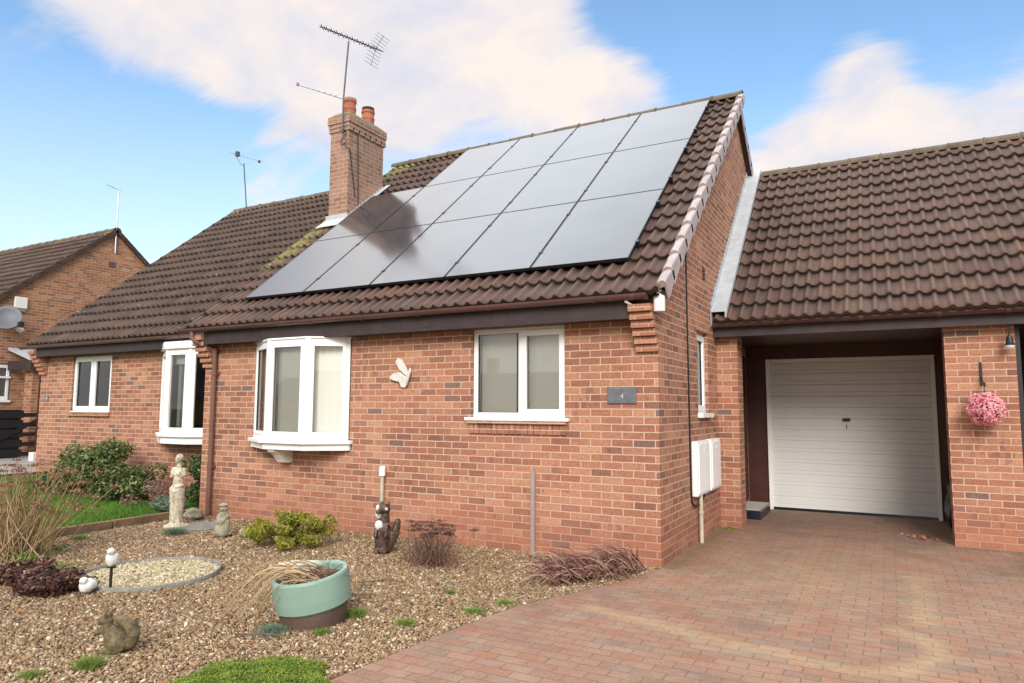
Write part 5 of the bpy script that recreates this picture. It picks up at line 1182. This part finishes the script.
# ------------------------------------------------------------------ garden ornaments
def blob(name, parts, mat, parent=None, voxel=.008, disp=.0, smooth=True, label=None, M4=None):
    """parts: ('e', centre, radii[, euler]) ellipsoid; ('c', p, q, r0, r1) tapered limb — merged into one skin"""
    bm = bmesh.new()
    for p in parts:
        if p[0] == 'e':
            m = Matrix.Translation(p[1]) @ (Euler(p[3]).to_matrix().to_4x4() if len(p) > 3 else Matrix.Identity(4)) @ Matrix.Diagonal((*p[2], 1)); bmesh.ops.create_uvsphere(bm, u_segments=20, v_segments=12, radius=1, matrix=m)
        else:
            a, b = Vector(p[1]), Vector(p[2]); d = b - a; m = Matrix.Translation((a + b) / 2) @ d.to_track_quat('Z', 'Y').to_matrix().to_4x4()
            bmesh.ops.create_cone(bm, cap_ends=True, segments=16, radius1=p[3], radius2=p[4], depth=d.length, matrix=m)
            for c_, r_ in ((a, p[3]), (b, p[4])): bmesh.ops.create_uvsphere(bm, u_segments=16, v_segments=10, radius=r_, matrix=Matrix.Translation(c_))
    me = bpy.data.meshes.new('tmp'); bm.to_mesh(me); bm.free(); o = bpy.data.objects.new('tmp', me); C.objects.link(o)
    r_ = o.modifiers.new('r', 'REMESH'); r_.mode = 'VOXEL'; r_.voxel_size = voxel; r_.use_smooth_shade = smooth
    s_ = o.modifiers.new('s', 'SMOOTH'); s_.iterations = 2; s_.factor = .5
    if disp:
        tx = bpy.data.textures.new('t', 'CLOUDS'); tx.noise_scale = voxel * 4; d_ = o.modifiers.new('d', 'DISPLACE'); d_.texture = tx; d_.strength = disp; d_.mid_level = .5
    bpy.context.view_layer.update(); m2 = bpy.data.meshes.new_from_object(o.evaluated_get(bpy.context.evaluated_depsgraph_get())); bpy.data.objects.remove(o)
    if M4 is not None: m2.transform(M4)
    m2.name = name
    return link(name, m2, mat, parent, label=label)
def place(x, y, z, rz, s=1.): return Matrix.Translation((x, y, z)) @ Matrix.Rotation(rz, 4, 'Z') @ Matrix.Scale(s, 4)
# standing draped figure; local front is -Y, height 0.90
t = thing('garden_statue', 'pale stone statue of a standing draped woman on the gravel', 'statue', (-5.98, -.84, 0))
P4 = place(-5.98, -.84, 0, R(20)) @ Matrix.Diagonal((.84, .9, 1, 1))
fig = [('e', (0, 0, .03), (.12, .11, .035)), ('c', (.03, 0, .04), (.015, -.005, .46), .055, .09), ('c', (-.035, -.01, .04), (-.02, -.02, .44), .04, .085), ('c', (-.02, -.05, .25), (-.07, -.04, .47), .03, .035), ('c', (.055, -.035, .05), (.035, -.045, .30), .035, .040),
       ('c', (-.075, .0, .05), (-.06, -.01, .42), .032, .05), ('c', (.0, -.06, .06), (-.05, -.055, .40), .026, .035), ('e', (.0, 0, .47), (.112, .085, .06), (0, .22, 0)), ('e', (.02, -.03, .50), (.105, .065, .025), (0, -.25, 0)),
       ('c', (.0, 0, .48), (.006, -.005, .60), .082, .068), ('e', (.008, -.008, .65), (.088, .062, .07)), ('e', (-.035, -.055, .665), (.033, .03, .032)), ('e', (.045, -.055, .665), (.033, .03, .032)),
       ('c', (-.07, .0, .715), (.08, .0, .705), .032, .032), ('c', (-.085, -.005, .71), (-.10, -.015, .63), .030, .024), ('c', (.09, .0, .70), (.098, .005, .655), .030, .026),
       ('c', (.005, 0, .72), (.003, -.006, .80), .036, .031), ('e', (.0, -.015, .845), (.044, .054, .058), (.15, 0, .25)), ('e', (0, .012, .865), (.052, .058, .048)), ('e', (.004, .062, .85), (.028, .026, .026)), ('c', (-.002, -.065, .842), (-.002, -.072, .832), .007, .009), ('e', (0, -.058, .815), (.018, .015, .014))]
blob('figure', fig, 'stone_white', t, .0075, .004, M4=P4)
MB().lathe([(.0, .0), (.15, 0), (.15, .022), (.14, .03), (.001, .03)], (-5.98, -.84, 0), 16).build('plinth', 'stone_white', t)
tag(MB().lathe([(.001, .0), (.30, 0), (.31, .012), (.29, .022), (.001, .024)], (-5.72, -.72, 0), 20).build('stepping_stone', 'rim'), 'flat round grey slab under and behind the pale statue', 'slab')
# small mossy figure: seated child reading like shape with hood
t = thing('small_stone_figure', 'small mossy seated stone figure between the statue and the yellow-green plant', 'statue', (-4.92, -.99, 0))
sm = [('e', (0, 0, .035), (.10, .09, .035)), ('c', (-.03, -.05, .05), (-.02, -.01, .15), .05, .055), ('c', (.03, -.05, .05), (.03, -.01, .15), .05, .05), ('c', (0, 0, .12), (0, .0, .24), .062, .05), ('c', (-.05, -.01, .23), (-.03, -.07, .17), .022, .018),
      ('c', (.05, -.01, .23), (.02, -.07, .18), .022, .018), ('e', (0, -.07, .17), (.035, .012, .03)), ('e', (0, -.008, .305), (.045, .048, .045)), ('e', (.0, -.01, .345), (.058, .055, .014)), ('e', (0, 0, .352), (.035, .035, .02)), ('e', (0, -.055, .30), (.014, .012, .010))]
blob('figure', sm, 'stone_moss', t, .007, .005, M4=place(-4.92, -.99, 0, R(25), 1.06))
tag(crumple('rounded_rock', (-4.66, -.86, .055), (.10, .08, .07), 'stone_moss', seed=2, amp=.3), 'rounded dull brown rock between the small figure and the yellow-green plant', 'rock')
tag(crumple('rounded_rock', (-6.3, -.35, .06), (.14, .11, .09), 'stone_moss', seed=8, amp=.25), 'rounded grey rock at the foot of the brown downpipe', 'rock')
# squirrel
t = thing('squirrel_figure', 'mossy brown stone squirrel with curled tail on the gravel', 'garden figure', (-2.20, -3.88, 0))
sq = [('e', (.01, 0, .065), (.075, .05, .06)), ('e', (.045, -.038, .058), (.058, .032, .055)), ('e', (.045, .038, .058), (.058, .032, .055)), ('c', (-.01, 0, .09), (-.045, 0, .165), .050, .038), ('e', (-.065, 0, .205), (.044, .036, .034), (0, .35, 0)), ('e', (-.102, 0, .19), (.022, .018, .016)),
      ('e', (-.05, -.024, .245), (.011, .010, .026)), ('e', (-.05, .024, .245), (.011, .010, .026)), ('c', (-.045, -.03, .15), (-.10, -.012, .125), .019, .014), ('c', (-.045, .03, .15), (-.10, .012, .125), .019, .014), ('e', (-.115, 0, .128), (.018, .018, .015)),
      ('c', (-.03, -.035, .015), (.05, -.035, .02), .02, .022), ('c', (-.03, .035, .015), (.05, .035, .02), .02, .022),
      ('c', (.07, 0, .03), (.115, 0, .06), .030, .036), ('c', (.115, 0, .06), (.128, 0, .12), .036, .038), ('c', (.128, 0, .12), (.105, 0, .175), .038, .038), ('c', (.105, 0, .175), (.055, 0, .205), .038, .036), ('c', (.055, 0, .205), (.015, 0, .222), .036, .028), ('c', (-.01, 0, .13), (.03, 0, .10), .045, .05)]
blob('figure', sq, 'stone_brown', t, .005, .007, M4=place(-2.31, -3.88, 0, R(24), .97) @ Matrix.Diagonal((1, 1.1, .93, 1)))
# dark animal ornament, upright, brown with white patches
AX, AY = -2.74, -.78
t = thing('animal_ornament', 'upright glazed brown and white animal ornament against the front wall', 'garden ornament', (AX, AY, 0)); P5 = place(AX, AY, 0, R(28))
an = [('e', (0, 0, .02), (.09, .08, .025)), ('c', (0, 0, .05), (.0, .01, .26), .075, .082), ('c', (.0, .01, .26), (.02, 0, .38), .078, .055), ('e', (.02, -.01, .45), (.062, .06, .058)), ('c', (.0, -.05, .445), (-.03, -.105, .43), .032, .022), ('e', (-.015, .01, .505), (.018, .014, .026)), ('e', (.06, .01, .50), (.018, .014, .026)),
      ('c', (.07, .03, .06), (.115, .05, .18), .045, .055), ('c', (.115, .05, .18), (.15, .05, .31), .055, .035), ('c', (-.05, -.04, .28), (-.055, -.08, .18), .026, .02), ('c', (.05, -.04, .28), (.05, -.08, .18), .026, .02), ('c', (-.035, -.055, .03), (-.04, -.085, .022), .028, .024), ('c', (.035, -.055, .03), (.04, -.085, .022), .028, .024)]
blob('body', an, 'dark_paint', t, .008, .005, M4=P5)
for c_, r_ in (((-.025, -.058, .29), (.045, .035, .052)), ((-.035, -.03, .40), (.035, .04, .05)), ((.045, -.052, .455), (.020, .018, .018)), ((-.05, -.005, .46), (.022, .03, .034))):
    blob('white_patch', [('e', c_, r_)], 'white_paint', t, .006, .002, M4=P5)
# two white birds at the ring
t = thing('white_bird', 'white bird ornament perched on a short black stake at the gravel ring', 'garden ornament', (-3.70, -3.06, 0), 'white bird ornaments by the ring')
MB().tube([(-3.70, -3.06, 0), (-3.70, -3.06, .19)], .012, 8).box(-3.735, -3.665, -3.08, -3.04, .19, .205).build('stake', 'black', t)
blob('bird', [('e', (0, 0, .05), (.036, .05, .058), (.3, 0, 0)), ('e', (.0, -.028, .115), (.027, .03, .027)), ('c', (0, -.05, .115), (0, -.072, .11), .009, .003), ('c', (0, .03, .03), (0, .075, .005), .024, .012), ('e', (-.03, .01, .055), (.014, .04, .04)), ('e', (.03, .01, .055), (.014, .04, .04))], 'white_paint', t, .005, .006, M4=place(-3.70, -3.06, .20, R(40), 1.1))
t = thing('white_bird', 'round white bird ornament sitting on the gravel at the left of the ring', 'garden ornament', (-3.80, -3.20, 0), 'white bird ornaments by the ring')
blob('bird', [('e', (0, 0, .075), (.058, .075, .062), (.2, 0, 0)), ('e', (0, -.05, .13), (.034, .036, .032)), ('c', (0, -.08, .128), (0, -.10, .122), .010, .004), ('c', (0, .05, .07), (0, .11, .06), .03, .012), ('e', (-.048, .01, .08), (.018, .055, .04)), ('e', (.048, .01, .08), (.018, .055, .04))], 'white_paint', t, .006, .010, M4=place(-3.78, -3.20, .0, R(20), .9))
MB().tube([(-3.80, -3.17, 0), (-3.80, -3.17, .04)], .012, 6).build('foot', 'black', t)
# planter: tilted drum on a brown ring
t = thing('round_planter', 'mint-green round planter sitting tilted on a brown base with dead stems', 'planter', (-1.69, -2.82, 0))
px_, py_ = -1.69, -2.82
MB().lathe([(.001, .0), (.225, 0), (.235, .07), (.24, .14), (.001, .14)], (px_, py_, 0), 40).build('base', 'planter_base', t)
tm = Matrix.Translation((px_, py_, .115)) @ Matrix.Rotation(R(29), 4, 'Z') @ Euler((R(5), R(-8), 0)).to_matrix().to_4x4() @ Matrix.Diagonal((.90, .90, .80, 1))
MB().lathe([(.001, 0), (.27, 0), (.292, .02), (.297, .10), (.297, .265), (.292, .282), (.262, .282), (.255, .265), (.25, .21), (.001, .21)], n=112, mat=tm).build('drum', 'planter', t, bevel=.0)
MB().lathe([(.001, .222), (.249, .214)], n=30, mat=tm).build('soil', 'soil', t)
def bf(i): a = random.uniform(0, 2 * PI); q = random.uniform(0, .2); return tm @ Vector((q * math.cos(a), q * math.sin(a), .225))
def tf(i, b_): return (b_.x - random.uniform(.28, .55), b_.y - random.uniform(-.02, .34), random.uniform(.02, .16))
Vs, Fs, rn = strands(bf, tf, 48, .0070, sag=.30, seg=7); link('dead_stems', np_mesh('dead_stems', Vs, Fs, rnd=rn), 'straw', t)
def tf(i, b_): return (b_.x + random.gauss(0, .12), b_.y + random.gauss(0, .1), b_.z + random.uniform(.01, .10))
Vs, Fs, rn = strands(bf, tf, 110, .004, sag=.1); link('dry_twigs', np_mesh('dry_twigs', Vs, Fs, rnd=rn), 'brown_stem', t)
# bleached log behind it
mb = MB(); mb.tube([(-2.98, -1.95, .05), (-2.85, -1.84, .055), (-2.72, -1.74, .05), (-2.60, -1.64, .045)], [.052, .06, .055, .045], 12)
tag(mb.build('bleached_log', 'log', None), 'short pale bleached log lying just behind the green planter', 'log')
# twig on the gravel
tag(MB().tube([(-1.86, -3.35, .03), (-1.72, -3.30, .035), (-1.60, -3.22, .03)], [.006, .008, .005], 6).build('fallen_twig', 'bark'), 'thin dark twig lying in front of the green planter', 'twig')
tag(MB().tube([(-2.05, -1.95, .03), (-1.85, -1.80, .05), (-1.70, -1.72, .03)], [.005, .007, .004], 6).build('fallen_twig', 'bark'), 'thin pale twig on the gravel behind the planter', 'twig')
# ------------------------------------------------------------------ house across the road (seen only as a reflection)
t = thing('opposite_terrace', 'row of brick bungalows across the road, reflected in the front windows', 'house', (-7, -49, 0))
MB().box(-60, 30, -56, -49, 0, 2.4).build('wall', 'brick_far', t)
mb = MB(); mb.add([(-60.3, -48.7, 2.3), (30.3, -48.7, 2.3), (30.3, -52.5, 4.9), (-60.3, -52.5, 4.9), (30.3, -56.3, 2.3), (-60.3, -56.3, 2.3)], [(0, 1, 2, 3), (3, 2, 4, 5), (1, 4, 2), (0, 3, 5)]); rf = mb.build('roof', 'fascia', t)
for x in (-19.5, -33, 2): MB().box(x, x + 1.0, -52.9, -52.1, 4.5, 6.4).build('chimney', 'brick_chimney', rf)
# ------------------------------------------------------------------ camera, light, sky
cam = bpy.data.cameras.new('camera'); co = bpy.data.objects.new('camera', cam); C.objects.link(co); S.camera = co
ya, pi_, ro, f_ = .4993, .0961, .0036, 687.4277
fw_ = Vector((-math.sin(ya) * math.cos(pi_), math.cos(ya) * math.cos(pi_), math.sin(pi_))); r_ = Vector((math.cos(ya), math.sin(ya), 0)); u_ = r_.cross(fw_)
r2 = r_ * math.cos(ro) + u_ * math.sin(ro); u2 = -r_ * math.sin(ro) + u_ * math.cos(ro)
co.matrix_world = Matrix(((r2.x, u2.x, -fw_.x, 1.9574), (r2.y, u2.y, -fw_.y, -6.5785), (r2.z, u2.z, -fw_.z, 1.5087), (0, 0, 0, 1)))
cam.sensor_width = 36; cam.sensor_fit = 'HORIZONTAL'; cam.lens = f_ / 1024 * 36; cam.clip_end = 2000; cam.clip_start = .05
SUNDIR = Vector((.38, -.80, .52)).normalized()      # towards the sun
sun = bpy.data.lights.new('sun', 'SUN'); sun.energy = 2.1; sun.angle = R(26); sun.color = (1, .955, .90); so = bpy.data.objects.new('sun', sun); C.objects.link(so)
so.rotation_euler = (-SUNDIR).to_track_quat('-Z', 'Y').to_euler()
W = bpy.data.worlds.new('World'); S.world = W; W.use_nodes = True; nt = W.node_tree
bg = nt.nodes['Background']; sky = nt.nodes.new('ShaderNodeTexSky'); sky.sky_type = 'NISHITA'; sky.sun_disc = False
sky.sun_elevation = math.asin(SUNDIR.z); sky.sun_rotation = math.atan2(SUNDIR.x, SUNDIR.y); sky.air_density = 1.0; sky.dust_density = .8; sky.ozone_density = 1.4
tcn = nt.nodes.new('ShaderNodeTexCoord'); d = tcn.outputs['Generated']
nz = N(nt, 'ShaderNodeVectorMath', operation='NORMALIZE'); nt.links.new(d, nz.inputs[0]); dn = nz.outputs[0]
sx = N(nt, 'ShaderNodeSeparateXYZ'); nt.links.new(dn, sx.inputs[0])
zz = math_(nt, 'ADD', math_(nt, 'MAXIMUM', sx.outputs[2], 0.), .25)
cv = N(nt, 'ShaderNodeCombineXYZ'); nt.links.new(math_(nt, 'DIVIDE', sx.outputs[0], zz), cv.inputs[0]); nt.links.new(math_(nt, 'DIVIDE', sx.outputs[1], zz), cv.inputs[1])
mpc = N(nt, 'ShaderNodeMapping'); nt.links.new(cv.outputs[0], mpc.inputs[0]); mpc.inputs[2].default_value = (0, 0, R(35)); mpc.inputs[3].default_value = (1.0, 2.1, 1)
n1 = noise(nt, 1.3, 9, .60, mpc.outputs[0], .9)
n2 = noise(nt, 4.5, 8, .62, mpc.outputs[0], .8)
def dirpx(x, y):
    v = fw_ + r2 * ((x - 512) / f_) - u2 * ((y - 341.5) / f_); return v.normalized()
cov = None
# broad cloud banks, as directions in the sky: (px, py, sharpness, weight)
def seg_blob(x, y, k, w):
    v = dirpx(x, y); dp = N(nt, 'ShaderNodeVectorMath', operation='DOT_PRODUCT'); nt.links.new(dn, dp.inputs[0]); dp.inputs[1].default_value = v
    e = math_(nt, 'EXPONENT', math_(nt, 'MULTIPLY', math_(nt, 'SUBTRACT', dp.outputs['Value'], 1.), k)); return math_(nt, 'MULTIPLY', e, w)
for (x, y, k, w) in [(60, -60, 20, .22), (130, 0, 160, .34), (240, 45, 160, .40), (330, 85, 160, .34), (430, 60, 110, .30), (500, 20, 160, .34), (640, 80, 260, .46), (560, 85, 300, .30), (420, 120, 260, .2), (270, 200, 500, .34), (130, 250, 500, .26), (30, 245, 500, .28), (930, 130, 300, .30), (830, 140, 250, .34), (780, 165, 500, .34), (1020, 105, 200, .36), (900, 120, 200, .2), (860, 62, 700, .30), (60, 140, 60, -.42), (190, 160, 120, -.34), (300, 150, 300, -.12), (640, 15, 300, -.30), (740, 30, 120, -.34), (960, 20, 90, -.30), (440, 140, 300, -.14), (960, 80, 800, -.2)]:
    b_ = seg_blob(x, y, k, w); cov = b_ if cov is None else math_(nt, 'ADD', cov, b_)
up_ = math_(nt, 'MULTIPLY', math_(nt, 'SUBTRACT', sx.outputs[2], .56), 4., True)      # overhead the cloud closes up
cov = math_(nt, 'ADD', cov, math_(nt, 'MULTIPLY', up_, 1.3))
back = math_(nt, 'MULTIPLY', math_(nt, 'SUBTRACT', -.0, sx.outputs[1]), 1.2, True)  # unseen cloud behind the camera, added and brightened as fill light
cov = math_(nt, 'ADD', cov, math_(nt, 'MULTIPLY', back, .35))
tot = math_(nt, 'ADD', math_(nt, 'ADD', cov, math_(nt, 'MULTIPLY', n1.outputs[0], 1.0)), math_(nt, 'MULTIPLY', n2.outputs[0], .30))
rc = ramp(nt, [(.69, 0), (1.04, 1)]); rc.color_ramp.interpolation = 'EASE'; nt.links.new(tot, rc.inputs[0])
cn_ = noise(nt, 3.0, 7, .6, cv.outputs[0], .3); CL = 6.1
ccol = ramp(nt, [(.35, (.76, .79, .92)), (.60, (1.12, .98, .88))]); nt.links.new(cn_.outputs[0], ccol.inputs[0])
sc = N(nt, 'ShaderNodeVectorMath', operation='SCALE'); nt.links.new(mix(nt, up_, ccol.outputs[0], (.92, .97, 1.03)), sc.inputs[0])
nt.links.new(math_(nt, 'ADD', math_(nt, 'ADD', math_(nt, 'MULTIPLY', up_, math_(nt, 'MULTIPLY', 6.8, math_(nt, 'MAXIMUM', math_(nt, 'SUBTRACT', 1., math_(nt, 'MULTIPLY', sx.outputs[0], 2.6)), .2))), math_(nt, 'MULTIPLY', back, 2.)), CL), sc.inputs['Scale'])  # out-of-view cloud overhead and behind brightened for fill and panel reflections
skyc = N(nt, 'ShaderNodeVectorMath', operation='MULTIPLY'); nt.links.new(sky.outputs[0], skyc.inputs[0]); skyc.inputs[1].default_value = (1.38, 1.58, 1.62)
hz_ = math_(nt, 'MULTIPLY', math_(nt, 'SUBTRACT', .42, sx.outputs[2]), 1.7, True)
base_ = mix(nt, hz_, skyc.outputs[0], (6.3, 6.2, 6.4))
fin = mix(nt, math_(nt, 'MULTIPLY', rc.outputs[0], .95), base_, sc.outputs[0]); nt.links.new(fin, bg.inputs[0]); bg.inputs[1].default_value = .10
vs = S.view_settings; vs.view_transform = 'Standard'; vs.look = 'None'; vs.gamma = 1; vs.use_curve_mapping = False; vs.exposure = .64
S.render.engine = 'CYCLES'; S.render.resolution_x = 1024; S.render.resolution_y = 683
